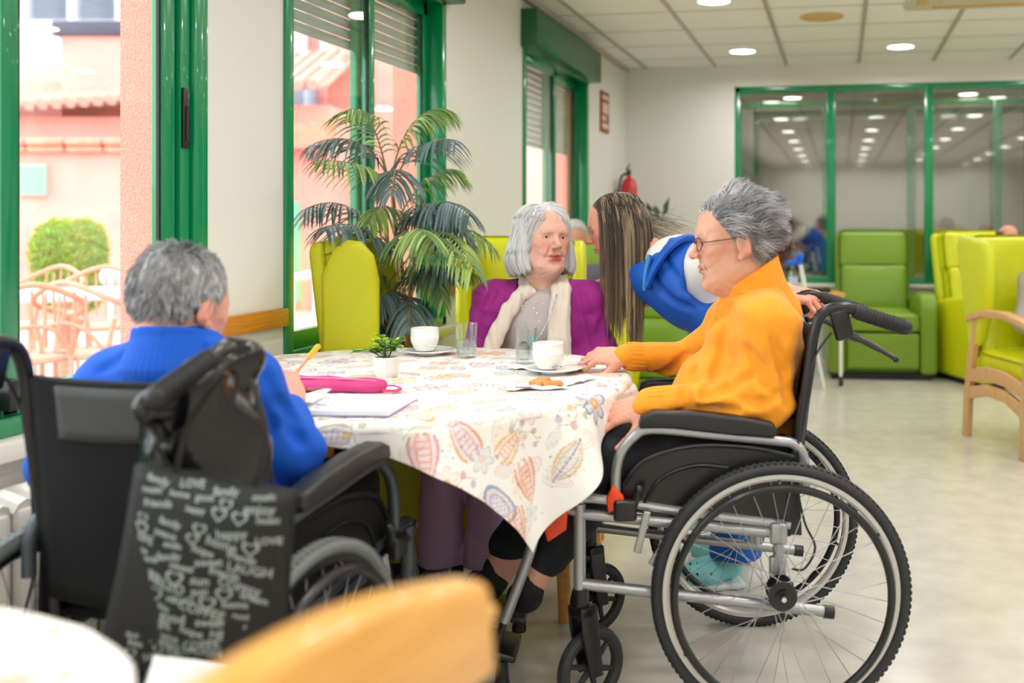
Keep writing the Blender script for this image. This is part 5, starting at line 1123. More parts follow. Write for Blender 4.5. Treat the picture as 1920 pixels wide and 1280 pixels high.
def ex_bob(p, v, i, p0):
    f = (p[:, 1] > .035) & (p[:, 2] < .06); p = p.copy(); p[:, 1] = np.where(f, p[:, 1] - .006, p[:, 1]); p[:, 0] += np.where((p[:, 2] < .02) & (p[:, 2] > -.06), np.sign(p[:, 0]) * .0016, 0); p[:, 0] -= np.where(p[:, 2] < -.085, np.sign(p[:, 0]) * .0035, 0); p[:, 1] += np.where((p[:, 2] < -.05) & (p[:, 1] > -.05), .0025, 0); return p, v
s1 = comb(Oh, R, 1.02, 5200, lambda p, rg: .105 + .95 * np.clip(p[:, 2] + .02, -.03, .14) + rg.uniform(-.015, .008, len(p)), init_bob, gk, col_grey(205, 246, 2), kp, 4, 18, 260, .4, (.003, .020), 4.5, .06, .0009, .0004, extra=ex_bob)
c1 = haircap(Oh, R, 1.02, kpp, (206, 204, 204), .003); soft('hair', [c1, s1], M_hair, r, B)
M_bead = mat('silver_bead', (200, 200, 205), .2, metal=.9); nk = MB()
pth = smooth([(-.475, 3.35, .93), (-.462, 3.322, .86), (-.435, 3.308, .795), (-.425, 3.308, .785), (-.405, 3.31, .80), (-.375, 3.318, .86), (-.355, 3.345, .93)], 7)
for p in pth: nk.ball(Vector(p) - Vector(B) - Vector((0, .012, 0)), .0032, 5, 7)
nk.tube([Vector(p) - Vector(B) - Vector((0, .012, 0)) for p in pth], .0012, 5); nk.build('necklace', M_bead, r)
sb = MB(); rg = np.random.default_rng(4)
for i in range(16): sb.ball((-.43 + rg.uniform(-.05, .06) - B[0], 3.346 - B[1], rg.uniform(.80, .905)), .0035, 4, 6)
sb.build('beads_on_shirt', M_bead, r)
sg = thing('sunglasses', 'black sunglasses hanging folded from a teal cord on the grey shirt', 'sunglasses', cf(-.43, 3.295, .80), TH)
for dz in (-.045, -.115): MB().ball((-.03 if dz > -.1 else -.045, 0, dz), (.020, .005, .025), 10, 18).build('lens', mat('dark_lens', (12, 14, 16), .05), sg)
MB().tube([(-.022, -.004, -.02), (-.03, -.006, -.12)], .002, 6).build('temple', M_bplas, sg)
q_ = MB()
for k_ in range(4): q_.tube(smooth([(-.006 + .004 * k_, 0, .0), (-.008 + .005 * k_, -.004, -.06), (-.012 + .006 * k_, -.002, -.15)], 4), .0022, 5)
q_.build('cord', mat('teal_cord', (90, 190, 180), .5), sg)
# ================= carer leaning in
M_tee = mat('white_tee', (226, 222, 218), .8, bump=.1, bscale=300); M_apron = mat('royal_blue_apron', (0, 84, 184), .65, bump=.1, bscale=500); M_lb = mat('light_blue_lining', (60, 140, 205), .7); M_croc = mat('aqua_foam_clog', (130, 214, 216), .5); M_clog = M_croc
r, B = person('carer with long streaked hair in white tee and blue apron leaning towards the seated woman', (.2, 3.28))
Oh = (-.165, 3.50, 1.150); hd, R = head(Oh, (-.96, -.12, -.22), (.1, 0, 1), .98, age=0, neck=(-.01, 3.45, 1.05), skin=(216, 150, 122), lip=(190, 96, 90), brow=(70, 50, 40))
ar = [(.06, 3.56, 1.02), (-.06, 3.66, .90), (-.20, 3.60, .952)]; al = [(.150, 3.27, 1.025), (.245, 3.07, 1.02), (.355, 2.885, .972)]
tors = [(.02, 3.42, 1.03), (.12, 3.38, .98), (.24, 3.33, .93), (.27, 3.30, .86)]
legc = [([(.26, 3.23, .84), (.25, 3.20, .46), (.235, 3.22, .10)], [.08, .05, .035]), ([(.27, 3.38, .84), (.27, 3.42, .46), (.27, 3.46, .10)], [.08, .05, .035])]
body = skinny(legc + [(tors, [.08, .11, .11, .11]), (ar, [.045, .036, .025]), (al, [.045, .036, .025]), ([ar[0], al[0]], [.05, .05])], col=(222, 168, 142))
h1 = hand(ar[2], (-.75, -.25, -.35), (-.3, -.6, .6), 1, (.5, .5, .55, .6), .1, .95, skin=(226, 170, 144)); h2 = hand(al[2], (.80, -.42, -.18), (.15, -.50, .88), -1, (.95, .95, 1.0, 1.05), .10, 1.0, skin=(226, 158, 140), thumb=(.5, .7, -.7))
soft('body', [body, hd, h1, h2], M_skin, r, B); eyes(r, Oh, R, .98, B)
ff = lambda X, Y, Z: .004 * np.sin(40 * X + 30 * Z) * np.sin(24 * Y + 14 * Z)
v, q = cloth_vol([(tors, [.085, .122, .12, .12]), ([ar[0], (.0, 3.62, .95)], [.068, .068]), ([al[0], (.195, 3.18, 1.02)], [.066, .062]), ([ar[0], (.07, 3.42, 1.05), al[0]], [.060, .062, .058])], (), .0065, ff, .05, pad=.2)
soft('tee', [(v, q)], M_tee, r, B)
def cut_ap(V):
    V.ell((-.055, 3.40, 1.09), (.075, .09, .09), k=.01, cut=True); V.ell((.135, 3.21, 1.03), (.072, .125, .125), k=.02, cut=True); V.ell((.07, 3.62, 1.03), (.09, .10, .10), k=.02, cut=True)
    V.cap((.04, 3.40, 1.13), (.3, 3.36, 1.12), .03, .05, k=.02, cut=True) if False else None
v, q = cloth_vol([([(.0, 3.41, 1.0), (.11, 3.37, .965), (.22, 3.33, .92), (.26, 3.30, .85)], [.122, .146, .142, .138]), ([(.26, 3.30, .85), (.26, 3.30, .62)], [.14, .15])], (), .0062, ff, .05, post=lambda V: (cut_ap(V), crease([[(1215, 500), (1250, 555), (1300, 580)], [(1240, 470), (1275, 530), (1320, 555)]], 3.0, 3.6, .005)(V)), pad=.2)
soft('apron', [(v, q)], M_apron, r, B)
st = MB(); t_ = lambda p: Vector(p) - Vector(B)
st.tube([t_(p) for p in smooth([(-.055, 3.28, .965), (-.025, 3.27, 1.03), (.02, 3.275, 1.09), (.07, 3.31, 1.115), (.14, 3.35, 1.10)], 5)], .034, 12, flat=.42); st.build('apron_strap', M_apron, r)
st = MB(); st.tube([t_(p) for p in smooth([(-.06, 3.275, .95), (-.058, 3.275, 1.0), (-.045, 3.29, 1.06)], 5)], .022, 8, flat=.4); st.build('apron_lining', M_lb, r)
v, q = cloth_vol([([(.26, 3.23, .84), (.25, 3.20, .46), (.235, 3.22, .12)], [.10, .085, .085]), ([(.27, 3.38, .84), (.27, 3.42, .46), (.27, 3.46, .12)], [.10, .085, .085])], (), .009, lambda X, Y, Z: .004 * np.sin(60 * X + 20 * Z), .02, cuts=[((0, 0, .10), (0, 0, -1))], pad=.13)
soft('trousers', [(v, q)], mat('blue_work_trousers', (10, 92, 190), .7), r, B)
for (x0, y0, x1, y1, nm) in ((.215, 3.23, .085, 3.20, 0), (.26, 3.47, .13, 3.46, 1)):
    sv = shoe((x0, y0, .055), (x1, y1, .046), w=.050); ob = soft('clog', [sv], M_clog, r, B)
    hl = MB(); 
    for i in range(4):
        for j in range(3): a = x1 + .0 + i * .022; hl.ball((a - B[0], y1 - .038 + .012 * j - B[1], .062 + j * .012), .0042, 5, 8)
    hl.build('ventilation_holes', mat('dark_hole', (30, 80, 90), .8), ob)
    MB().box(((x0 + x1) / 2 - B[0], (y0 + y1) / 2 - B[1], .012), (abs(x1 - x0) + .085, .092, .022), Matrix.Rotation(math.atan2(y1 - y0, x1 - x0), 3, 'Z'), bev=.01).build('sole', mat('pale_sole', (214, 226, 226), .6), ob)
kp0 = hairline(.066, .03, -.05)
def kp(p, sdf=False): return kp0(p, True) if sdf else kp0(p) & (p[:, 1] < np.where(p[:, 0] > 0, .03, .050))
def init_long(p, d):
    sd = np.where(p[:, 0] > 0, 1.0, -1.0); return np.stack([sd * .9, -.35 + 0 * sd, .0 + 0 * sd], 1) + d * .1
def col_streak(p, rg, n):
    o = []; b = np.sin(p[:, 1] * 230 + 3 * np.sin(p[:, 0] * 60)) + .5 * np.sin(p[:, 1] * 610)
    for i in range(n):
        if rg.random() < .26: o.append(np.array([lin((168 + rg.integers(-20, 20), 140, 106)), lin((220, 192, 150))]))
        else: g = rg.integers(0, 30); o.append(np.array([lin((48 + g, 40 + g, 35 + g)), lin((120 + g, 96 + g, 72 + g))]))
    return o
def ex_long(p, v, i, p0): return p, v
s1 = comb(Oh, R, .98, 3000, lambda p, rg: (.24 + .27 * rg.random(len(p)) ** .6) * np.where(p[:, 1] < -.06, .6, 1), init_long, gk, col_streak, kp, 8, 28, 520, .62, (.003, .016), 2.4, .05, .0011, .0004, extra=ex_long)
def init_back(p, d): return np.stack([np.where(p[:, 0] > 0, .35, -.3), -1.1 + 0 * p[:, 0], -.55 + 0 * p[:, 0]], 1) + d * .1
s2 = comb(Oh, R, .98, 150, lambda p, rg: rg.uniform(.14, .26, len(p)), init_back, gk, col_streak, lambda p, sdf=False: kp(p) & (p[:, 1] < -.06) & (p[:, 2] < .05), 9, 14, 24, .5, (.004, .02), .12, .16, .0009, .0003)
c1 = haircap(Oh, R, .98, kp, (56, 46, 40), .004); soft('hair', [c1, s1, s2], M_hair, r, B)
# ================= man in blue
M_blue = mat('royal_blue_sweatshirt', (0, 84, 196), .85, bump=.15, bscale=300)
r, B = person('grey-haired man in blue sweatshirt seen from behind, writing at the table', (-.90, 1.92))
Oh = (-.935, 1.935, 1.005); hd, R = head(Oh, (.32, .93, -.22), s=.94, age=1, neck=(-.925, 1.91, .87), skin=(222, 160, 136))
aR = [(-.80, 1.905, .855), (-.722, 1.955, .72), (-.785, 2.10, .775)]; aL = [(-1.055, 1.93, .855), (-1.155, 1.93, .705), (-1.04, 2.10, .775)]
lg = [([(-.80, 1.92, .56), (-.74, 2.30, .58), (-.70, 2.45, .16)], [.08, .06, .04]), ([(-1.0, 1.95, .56), (-.95, 2.32, .58), (-.92, 2.50, .16)], [.08, .06, .04])]
body = skinny(lg + [([(-.90, 1.94, .58), (-.91, 1.93, .75), (-.92, 1.92, .84)], [.13, .12, .11]), (aR, [.045, .038, .027]), (aL, [.045, .038, .027]), ([aR[0], aL[0]], [.05, .05])])
h1 = hand((-.79, 2.115, .785), (-.38, .50, .60), (.45, -.70, .55), -1, (.85, .95, 1.0, 1.05), .08, 1.0, skin=(214, 160, 138), thumb=(.5, .8, -.3)); h2 = hand(aL[2], (.5, .8, -.1), (.0, -.1, 1), 1, (.3, .3, .3, .3), .1, 1.0)
soft('body', [body, hd, h1, h2], M_skin, r, B); eyes(r, Oh, R, .94, B)
v, q = cloth_vol([(aR, [.066, .051, .038]), (aL, [.066, .056, .038]), ([(-.79, 1.905, .86), (-.92, 1.905, .90), (-1.055, 1.93, .86)], [.063, .072, .063])], [((-.92, 1.93, .76), (.175, .130, .18)), ((-.90, 1.95, .62), (.18, .16, .13))], .0062, lambda X, Y, Z: .004 * np.sin(45 * X + 35 * Z + 2 * np.sin(20 * X)) * np.sin(22 * Y + 25 * Z), .04, pad=.2, post=crease([[(468, 715), (498, 760), (508, 815)], [(540, 790), (565, 830)], [(190, 690), (240, 665), (300, 668)], [(500, 700), (520, 745), (560, 790)], [(360, 650), (420, 668), (455, 700)]], 1.6, 2.3, .005, .02))
soft('sweatshirt', [(v, q)], M_blue, r, B)
V = Vol((-1.03, 1.80, .87), (-.81, 2.02, .985), .004); V.chain([(-.928, 1.91, .90), (-.930, 1.912, .96)], [.098, .076], .01); V.cutplane((-.922, 1.915, .962), (0, .25, 1)); V.warp(lambda X, Y, Z: .0012 * np.cos(50 * np.arctan2(Y - 1.912, X + .922))); soft('collar', [V.mesh()], M_blue, r, B)
v, q = cloth_vol([([(-.80, 1.92, .56), (-.74, 2.30, .57), (-.70, 2.43, .22)], [.10, .078, .06]), ([(-1.0, 1.95, .56), (-.95, 2.32, .57), (-.92, 2.48, .22)], [.10, .078, .06])], (), .01, None, .03, pad=.13); soft('trousers', [(v, q)], M_trk, r, B)
soft('shoe', [shoe((-.70, 2.46, .15), (-.69, 2.56, .14), w=.045)], M_shoeb, r, B); soft('shoe', [shoe((-.92, 2.51, .15), (-.91, 2.61, .14), w=.045)], M_shoeb, r, B)
kp = hairline(.070, .015, -.060)
def init_m(p, d):
    top = np.clip((p[:, 2] - .07) / .05, 0, 1)[:, None]; return d * (.12 + .25 * top) + np.stack([np.sign(p[:, 0]) * .3, -.25 + .9 * top[:, 0] * (p[:, 1] > 0), -1.2 + 1.2 * top[:, 0]], 1)
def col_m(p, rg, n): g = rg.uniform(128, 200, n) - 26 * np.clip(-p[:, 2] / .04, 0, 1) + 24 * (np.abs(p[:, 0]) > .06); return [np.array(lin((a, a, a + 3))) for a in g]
c1 = haircap(Oh, R, .94, kp, (140, 140, 142), .004)
s1 = comb(Oh, R, .94, 5600, lambda p, rg: rg.uniform(.018, .030, len(p)), init_m, gk, col_m, kp, 6, 6, 600, .4, (.002, .008), .8, .12, .0009, .0004); soft('hair', [c1, s1], M_hair, r, B)
pn = thing('pencil', 'yellow-topped pencil held in the writing hand of the man in blue', 'pencil', cf(-.848, 2.185, ZT_ + .03), TH)
a = Vector((0, 0, 0)); d_ = Vector((P(563, 655, 2.25) - P(523, 702, 2.20))); d_ = d_.normalized()
MB().tube([a, a + d_ * .012], [.0006, .0035], 8).build('tip', M_honey, pn); MB().tube([a + d_ * .012, a + d_ * .12], .0036, 8).build('barrel', mat('pencil_wood_pink', (214, 150, 120), .4), pn); MB().tube([a + d_ * .12, a + d_ * .122, a + d_ * .158, a + d_ * .162], [.0045, .0065, .0065, .003], 10).build('eraser_cap', mat('yellow_cap', (250, 176, 10), .4), pn)
# ---------------------------------------------------------------- palm
M_palm = mat('palm_leaf', (70, 110, 70), .42, attr=True); M_stem = mat('cane_stem', (146, 112, 62), .6, var=.3, vscale=20); M_rach = mat('leaf_midrib', (150, 130, 70), .5)
pl = thing('palm_plant', 'tall artificial-looking palm with drooping feathered fronds between the lime chairs', 'plant', (-1.72, 3.70, 0), TH)
pw = Vector((-1.72, 3.70, 0)); c_, s_ = math.cos(TH), math.sin(TH); PB = np.array([pw.x * c_ + pw.y * s_, -pw.x * s_ + pw.y * c_, 0.0])
MB().lathe([(0, 0), (.06, 0), (.065, .02), (.078, .2), (.082, .21), (.076, .215), (.07, .19), (0, .19)], n=32).build('pot', mat('terracotta_pot', (150, 96, 66), .7), pl)
MB().lathe([(0, .195), (.071, .195)], n=20).build('soil', mat('dark_soil', (50, 40, 32), .9), pl)
for (x0, y0, pts) in ((0, 0, ((752, 640, 3.92), (748, 560, 3.90), (742, 440, 3.87), (735, 350, 3.85))), (.03, .02, ((745, 640, 3.93), (730, 520, 3.90), (722, 400, 3.87))), (-.03, .0, ((765, 640, 3.92), (758, 560, 3.88), (748, 460, 3.85))), (.0, -.03, ((770, 640, 3.93), (768, 560, 3.93), (778, 480, 3.93)))):
    q = MB(); q.tube(smooth([(x0 * .6, y0, .19)] + [tuple(P(*p) - PB) for p in pts], 6), [.015 - .0003 * i for i in range(6 * len(pts) + 1)], 8); q.build('stem', M_stem, pl)
rg = np.random.default_rng(21)
def frond(p0, p1, p2, leaf, dark, n=21, wid=.0056):
    p0, p1, p2 = [np.array(P(*p)) - PB for p in (p0, p1, p2)]; LV, LC = [], []
    bz = lambda t: (1 - t) ** 2 * p0 + 2 * t * (1 - t) * p1 + t * t * p2
    dz = lambda t: nrm(2 * (1 - t) * (p1 - p0) + 2 * t * (p2 - p1))
    cols = ((82, 104, 102), (104, 126, 132), (66, 90, 84)) if dark else ((124, 156, 78), (156, 184, 96), (96, 132, 76))
    for i in range(n):
        t = .20 + .80 * i / (n - 1); b = bz(t); d = dz(t); sd = np.cross(d, [0, 0, 1.0]); sd = sd / (np.linalg.norm(sd) + 1e-6); up = np.cross(sd, d)
        L = leaf * (.55 + .75 * math.sin(math.pi * min(1, .12 + t * .86))) * rg.uniform(.9, 1.1)
        for s in (-1, 1):
            dr = nrm(sd * s * .85 + d * (.55 + .5 * t) + up * .12 + rg.normal(0, .07, 3)); p = b.copy(); w = np.cross(dr, up); w /= np.linalg.norm(w) + 1e-6; prev = None; c = np.array(lin(cols[rg.integers(3)])); k = 5
            for j in range(k + 1):
                u = j / k; ww = wid * (math.sin(math.pi * min(1, .10 + u * .9)) ** .7 if u < 1 else .03); a, b2 = p + w * ww, p - w * ww; cur = (a, p + np.cross(w, dr) * -ww * .45, b2)
                if prev is not None:
                    LV += [prev[0], prev[1], cur[1], cur[0], prev[1], prev[2], cur[2], cur[1]]; LC += [c * (1 + .15 * (u - .5))] * 8
                prev = cur; dr = nrm(dr + np.array([0, 0, -.26 - .1 * rg.random()])); p = p + dr * L / k
    ob = soft('frond', [(np.array(LV), np.arange(len(LV)).reshape(-1, 4), np.array(LC))], M_palm, pl)
    MB().tube([bz(t) for t in np.linspace(0, 1, 14)], [.0042 - .00023 * i for i in range(14)], 6).build('midrib', M_rach, ob)
D = 3.84
FR = [((728, 340, D), (700, 190, D - .05), (655, 205, D - .15), .16, 0), ((735, 330, D), (760, 195, D), (838, 205, D + .05), .17, 0), ((738, 335, D), (790, 250, D - .1), (852, 262, D - .25), .15, 1), ((726, 330, D), (680, 235, D - .1), (590, 268, D - .2), .16, 1),
      ((730, 345, D), (690, 300, D - .3), (600, 300, D - .45), .13, 0), ((735, 470, D), (660, 350, D - .1), (575, 390, D - .3), .16, 1), ((740, 490, D), (680, 400, D - .25), (610, 425, D - .5), .16, 1), ((742, 420, D), (800, 300, D), (862, 320, D + .02), .15, 0),
      ((748, 430, D), (800, 330, D - .1), (868, 440, D - .2), .19, 1), ((750, 440, D), (820, 340, D - .2), (880, 400, D - .4), .16, 1), ((752, 500, D), (850, 380, D - .05), (922, 460, D - .1), .14, 0), ((752, 480, D), (790, 400, D - .3), (850, 470, D - .5), .17, 0),
      ((755, 560, D), (790, 470, D - .15), (850, 510, D - .3), .13, 1), ((750, 545, D), (700, 470, D - .1), (668, 520, D - .2), .12, 0), ((752, 570, D), (735, 510, D - .3), (690, 590, D - .4), .12, 1), ((756, 575, D), (775, 520, D - .3), (765, 620, D - .45), .13, 1),
      ((738, 350, D), (745, 280, D - .3), (735, 360, D - .55), .14, 1), ((745, 420, D), (720, 350, D - .2), (690, 420, D - .3), .12, 0), ((758, 520, D), (800, 450, D - .2), (830, 560, D - .3), .12, 0), ((750, 500, D), (770, 400, D - .35), (800, 440, D - .6), .15, 0)]
FR += [((754, 470, D), (830, 380, D - .3), (885, 500, D - .5), .16, 0), ((752, 450, D), (800, 360, D - .1), (840, 400, D - .1), .15, 1), ((756, 540, D), (830, 470, D - .1), (900, 520, D - .1), .10, 0), ((745, 600, D), (720, 540, D - .1), (700, 640, D - .2), .11, 1)]
for f in FR: frond(*f)
# a second, darker plant far behind the carer
bp = thing('peace_lily', 'small dark-leaved plant against the back wall above the carer', 'plant', cf(-.06, 8.18), TH)
MB().cyl((0, 0, 0), (0, 0, .9), .14, 24).build('plant_stand', M_white, bp); MB().lathe([(0, .9), (.08, .9), (.1, 1.02), (0, 1.0)]).build('pot', M_white, bp)
LV, LC = [], []
for i in range(16):
    a = rg.uniform(0, 6.28); e = rg.uniform(.5, 1.3); d = np.array([math.cos(a) * math.cos(e), math.sin(a) * math.cos(e), math.sin(e)]); b = np.array([0, 0, 1.0]); t0 = b + d * rg.uniform(.14, .30); w = nrm(np.cross(d, [0, 0, 1])); L = .14
    dd = nrm(d + np.array([0, 0, -.5])); o = [t0, t0 + dd * L * .4 + w * .028, t0 + dd * L, t0 + dd * L * .4 - w * .028]; LV += o; LC += [lin((60, 92, 58))] * 4
    MB().tube([b, (b + t0) / 2 + np.array([0, 0, .02]), t0], .003, 5).build('stalk', M_rach, bp)
soft('foliage', [(np.array(LV), np.arange(len(LV)).reshape(-1, 4), np.array(LC))], M_palm, bp)
# ---------------------------------------------------------------- jacket and tote bag on the near wheelchair
M_jack = mat('glossy_black_jacket', (14, 15, 18), .16, bump=.15, bscale=60)
jk = thing('jacket', 'glossy black jacket hung over the right corner of the wheelchair back', 'jacket', cf(*WB), TH + WBR)
V = Vol((-.42, -.32, .36), (.12, .10, 1.04), .006)
V.chain([(-.11, -.205, .950), (-.12, -.20, .80), (-.105, -.20, .50)], [.030, .05, .058], .04); V.chain([(-.30, -.20, .895), (-.19, -.21, .935), (-.11, -.22, .945)], [.019, .024, .030], .03); V.chain([(-.125, -.13, .84), (-.115, -.12, .62)], [.022, .04], .05); V.chain([(-.25, -.195, .88), (-.18, -.195, .76), (-.15, -.18, .60)], [.014, .025, .035], .05)
V.ell((-.17, -.20, .85), (.105, .036, .085), k=.03); V.ell((-.15, -.20, .70), (.085, .045, .20), k=.04); V.ell((-.115, -.13, .76), (.035, .10, .16), k=.04); V.warp(lambda X, Y, Z: .006 * np.sin(50 * Y + 40 * X + 5 * np.sin(7 * Z)) * np.sin(9 * Z) + .004 * np.sin(90 * Y + 30 * X)); V.cutplane((0, 0, .40), (0, 0, -1)); soft('shell', [V.mesh()], M_jack, jk)
MB().ball((-.19, -.225, .80), (.004, .006, .006), 6, 10).build('snap_button', M_chrome, jk)
M_tote = mat('black_tote', (14, 15, 16), .6, bump=.1, bscale=300); M_print = mat('chalky_white_print', (150, 160, 156), .8)
tg = thing('tote_bag', 'black tote bag covered in chalk-white hearts and words, hung on the wheelchair back', 'bag', cf(-.683, 1.49, .645), TH)
tg.rotation_euler = (math.radians(4), math.radians(9), TH + math.radians(-4))
n = 14; vs = []
for s in (0, 1):
    for i in range(n + 1):
        for j in range(n + 1):
            u, v_ = i / n * 2 - 1, j / n * 2 - 1; bul = (1 - u * u) * (1 - v_ ** 4); vs.append((u * (.132 - .012 * v_), (-.004 - .022 * bul if s == 0 else .004 + .03 * bul) + .004 * math.sin(5 * u + 3 * v_), v_ * .152))
m_ = n + 1; fs = [(i * m_ + j, (i + 1) * m_ + j, (i + 1) * m_ + j + 1, i * m_ + j + 1) for i in range(n) for j in range(n)]; fs += [tuple(k + m_ * m_ for k in f)[::-1] for f in fs]
MB().add(vs, fs).build('bag_body', M_tote, tg, solid=.003, sharp=80)
MB().tube(smooth([(-.06, .0, .15), (-.06, .02, .22), (-.02, .03, .30)], 5), .010, 6, flat=.3).tube(smooth([(.06, .0, .15), (.06, .02, .22), (.02, .03, .30)], 5), .010, 6, flat=.3).build('handle', M_tote, tg)
def bagy(x, z): u, v_ = x / .125, z / .152; return -.0045 - .022 * max(0, (1 - u * u) * (1 - v_ ** 4)) + .004 * math.sin(5 * u + 3 * v_) - .0022
words = ['LOVE', 'smile', 'happy', 'dream', 'LIFE', 'good', 'hope', 'family', 'music', 'enjoy', 'sweet', 'home', 'HELLO', 'friends', 'peace', 'COFFEE', 'fun', 'kiss', 'magic', 'live', 'LAUGH', 'sun']
vsA, fsA = [], []; rr = random.Random(4); z = .138; k = 0
def put_text(t, x, z, size, rot):
    cu = bpy.data.curves.new('w', 'FONT'); cu.body = t; cu.size = size; cu.align_x = 'CENTER'; cu.align_y = 'CENTER'; cu.resolution_u = 2; cu.offset = .0004
    o = bpy.data.objects.new('w', cu); COL.objects.link(o); dg = bpy.context.evaluated_depsgraph_get(); me = o.evaluated_get(dg).to_mesh(); b0 = len(vsA)
    for v in me.vertices:
        a, b = v.co.x, v.co.y; X = x + a * math.cos(rot) - b * math.sin(rot); Z = z + a * math.sin(rot) + b * math.cos(rot); vsA.append((X, bagy(X, Z), Z))
    for p in me.polygons: fsA.append(tuple(b0 + i for i in p.vertices))
    bpy.data.objects.remove(o); bpy.data.curves.remove(cu)
while z > -.14:
    if abs(z - .095) < .008: z -= .012; continue
    x = -.105
    while x < .10:
        t = words[rr.randrange(len(words))]; sz = rr.uniform(.012, .021); w = sz * .58 * len(t)
        if x + w > .118: break
        if rr.random() < .22:
            hx, hz, hs = x + .012, z, rr.uniform(.009, .014); b0 = len(vsA); N_ = 30; ring = []
            for s in (1, .68):
                for i in range(N_):
                    a = 2 * math.pi * i / N_; X = hx + hs * s * (math.sin(a) ** 3); Z = hz + hs * s * (13 * math.cos(a) - 5 * math.cos(2 * a) - 2 * math.cos(3 * a) - math.cos(4 * a)) / 16; vsA.append((X, bagy(X, Z), Z))
            fsA.extend([(b0 + i, b0 + (i + 1) % N_, b0 + N_ + (i + 1) % N_, b0 + N_ + i) for i in range(N_)]); x += .032; continue
        put_text(t, x + w / 2, z + rr.uniform(-.003, .003), sz, rr.uniform(-.22, .22)); x += w + .007
    z -= .0152
MB().add(vsA, fsA).build('chalk_lettering', M_print, tg, flat=True)
pb = thing('paper_sheet', 'white sheets sticking out below the tote bag at the bottom edge', 'paper', cf(-.69, 1.44, .505), TH + .2); pb.rotation_euler = (1.1, .2, TH + .2)
MB().b2((-.05, -.03, 0), (.05, .035, .002)).b2((-.03, -.03, .003), (.055, .03, .005)).build('sheet', M_pap, pb)
# ---------------------------------------------------------------- small table, bottle, crutch and blurred people behind
st_ = thing('side_table', 'small wooden-topped table on castors behind the orange turtleneck', 'table', cf(1.04, 7.35), TH)
MB().b2((-.26, -.2, .64), (.26, .2, .665), bev=.006).build('table_top', M_honey, st_)
for sx in (-1, 1):
    for sy in (-1, 1): MB().tube([(sx * .23, sy * .17, .64), (sx * .23, sy * .17, .07)], .012, 8).build('leg', M_white, st_); MB().cyl((sx * .23 - .012, sy * .17, .035), (sx * .23 + .012, sy * .17, .035), .035, 16).build('castor', M_tyre, st_)
bo = thing('water_bottle', 'clear water bottle with blue cap on the small table', 'bottle', cf(.94, 7.28, .666), TH)
MB().lathe([(0, 0), (.032, 0), (.034, .01), (.034, .13), (.028, .16), (.014, .185), (.014, .2)], n=24).build('body', glassmat('bottle_plastic', (.82, .9, .93), .15), bo); MB().lathe([(.015, .195), (.0155, .22), (0, .222)], n=20).build('cap', mat('bottle_cap_blue', (20, 160, 220), .4), bo); MB().lathe([(.0345, .05), (.0345, .11)], n=24).build('label', mat('bottle_label', (200, 214, 236), .5), bo)
tr_ = thing('tray', 'dark tray on the small table', 'tray', cf(1.12, 7.3, .666), TH); MB().b2((-.09, -.06, 0), (.09, .06, .03), bev=.01).build('dish', M_bplas, tr_)
cr = thing('crutch', 'white and blue forearm crutch leaning beside the small table', 'crutch', cf(1.02, 7.05), TH)
a, b = P(1500, 490, 7.0) - np.array([1.02, 7.05, 0]), P(1532, 660, 7.05) - np.array([1.02, 7.05, 0]); b2_ = b + (b - a) * .25; b2_ = a + (b - a) * (a[2] / (a[2] - b[2]))
MB().tube([a, a + (b - a) * .35], .016, 10).build('upper_tube', M_white, cr); MB().tube([a + (b - a) * .35, b2_], .012, 10).build('lower_tube', M_white, cr)
M_cb = mat('crutch_blue', (0, 96, 226), .4); MB().tube(smooth([a + (0, 0, -.02), a, a + (0, 0, .03)], 3), .022, 10).ball(a + (0, 0, .03), .03, 8, 12).tube([a, a + (-.09, -.02, -.012)], .018, 10).build('handle', M_cb, cr)
for t in (.33, .62): p = a + (b - a) * t; MB().cyl(p, p + (b - a) * .02, .018, 12).build('collar', M_cb, cr)
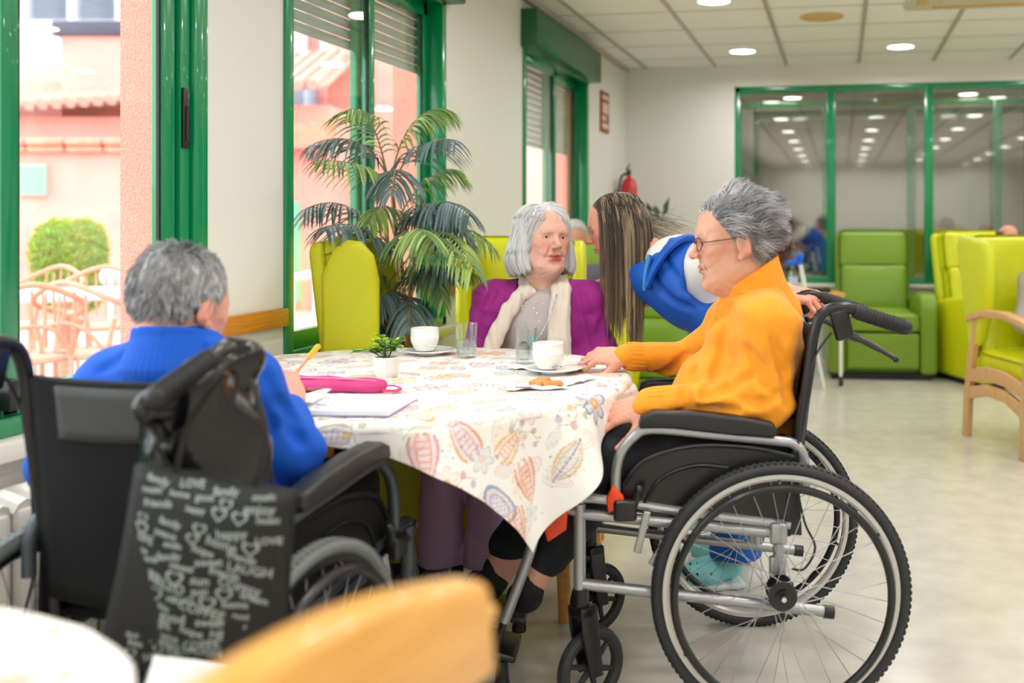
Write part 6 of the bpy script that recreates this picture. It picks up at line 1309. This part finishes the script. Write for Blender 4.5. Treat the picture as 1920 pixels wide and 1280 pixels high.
def bg_person(label, x, d, z, hair, bald, top, arms=True, zs=.45, face=(0, -1, 0)):
    r, B = person(label, (x, d)); O = np.array((x, d, z)); R = basis(face)
    V = Vol(O - (.13, .14, .2), O + (.13, .14, .15), .006); V.ell(O + (0, 0, .03), (.078, .09, .09)); V.ell(O + R[:, 1] * .02 + (0, 0, -.04), (.06, .065, .07), k=.03); V.ell(O + R[:, 1] * .10 + (0, 0, -.02), (.012, .014, .02), k=.01); V.cap(O + (0, 0, -.07), O + (0, 0, -.17), .05, .055, k=.03)
    for s in (-1, 1): V.ell(O + R[:, 0] * s * .077, (.012, .012, .028), k=.008)
    v, q = V.mesh(); bd = skinny([([(x, d, zs), (x, d, z - .32)], [.12, .11]), ([(x - .09, d, zs), (x - .1 + face[0] * .35, d + face[1] * .35, zs), (x - .1 + face[0] * .38, d + face[1] * .38, .08)], [.07, .055, .04]), ([(x + .09, d, zs), (x + .1 + face[0] * .35, d + face[1] * .35, zs), (x + .1 + face[0] * .38, d + face[1] * .38, .08)], [.07, .055, .04])], h=.014)
    soft('body', [bd, (v, q, np.tile(lin((206, 146, 120)), (len(v), 1)))], M_skin, r, B)
    sv = cloth_vol([([(x - .17, d, z - .24), (x + .17, d, z - .24)], [.07, .07]), ([(x - .18, d, z - .25), (x - .22, d - .02, z - .45), (x - .12, d + face[1] * .25, z - .48)], [.065, .055, .04]), ([(x + .18, d, z - .25), (x + .22, d - .02, z - .45), (x + .12, d + face[1] * .25, z - .48)], [.065, .055, .04])], [((x, d, z - .38), (.19, .13, .18)), ((x, d, z - .55), (.18, .14, .12))], .012, None, .05); soft('pullover', [sv], top, r, B)
    tv = cloth_vol([([(x - .09, d, zs), (x - .1 + face[0] * .36, d + face[1] * .36, zs + .01), (x - .1 + face[0] * .38, d + face[1] * .38, .12)], [.09, .075, .065]), ([(x + .09, d, zs), (x + .1 + face[0] * .36, d + face[1] * .36, zs + .01), (x + .1 + face[0] * .38, d + face[1] * .38, .12)], [.09, .075, .065])], (), .014, None, .03); soft('trousers', [tv], M_trk, r, B)
    for s in (-1, 1): fx, fd = x + s * .1 + face[0] * .38, d + face[1] * .38; soft('shoe', [shoe((fx, fd, .05), (fx + face[0] * .1, fd + face[1] * .1, .045), h=.01)], M_shoeb, r, B)
    k_ = hairline(.07, .0, -.05)
    if bald: kk = lambda p, sdf=False: np.maximum(k_(p, True), p[:, 2] - .07) if sdf else k_(p)
    else: kk = k_
    soft('hair', [haircap(O, R, 1.02, kk, hair, .008)], M_hair, r, B); return r
bg_person('blurred grey-haired person seated far behind, between purple cardigan and carer', -.60, 6.75, 1.06, (176, 172, 168), False, mat('slate_pullover', (90, 84, 92), .9))
bg_person('balding person whose crown shows above the lime chair at the right edge', 2.62, 7.62, 1.03, (70, 60, 54), True, mat('dark_pullover', (60, 60, 70), .9))
bg_person('person in grey knitted sweater and jeans seated in the wooden-armed lime chair', 2.12, 5.28, 1.10, (150, 146, 142), False, mat('oatmeal_knit', (176, 170, 160), .9, bump=.6, bscale=90))
MB_ = None
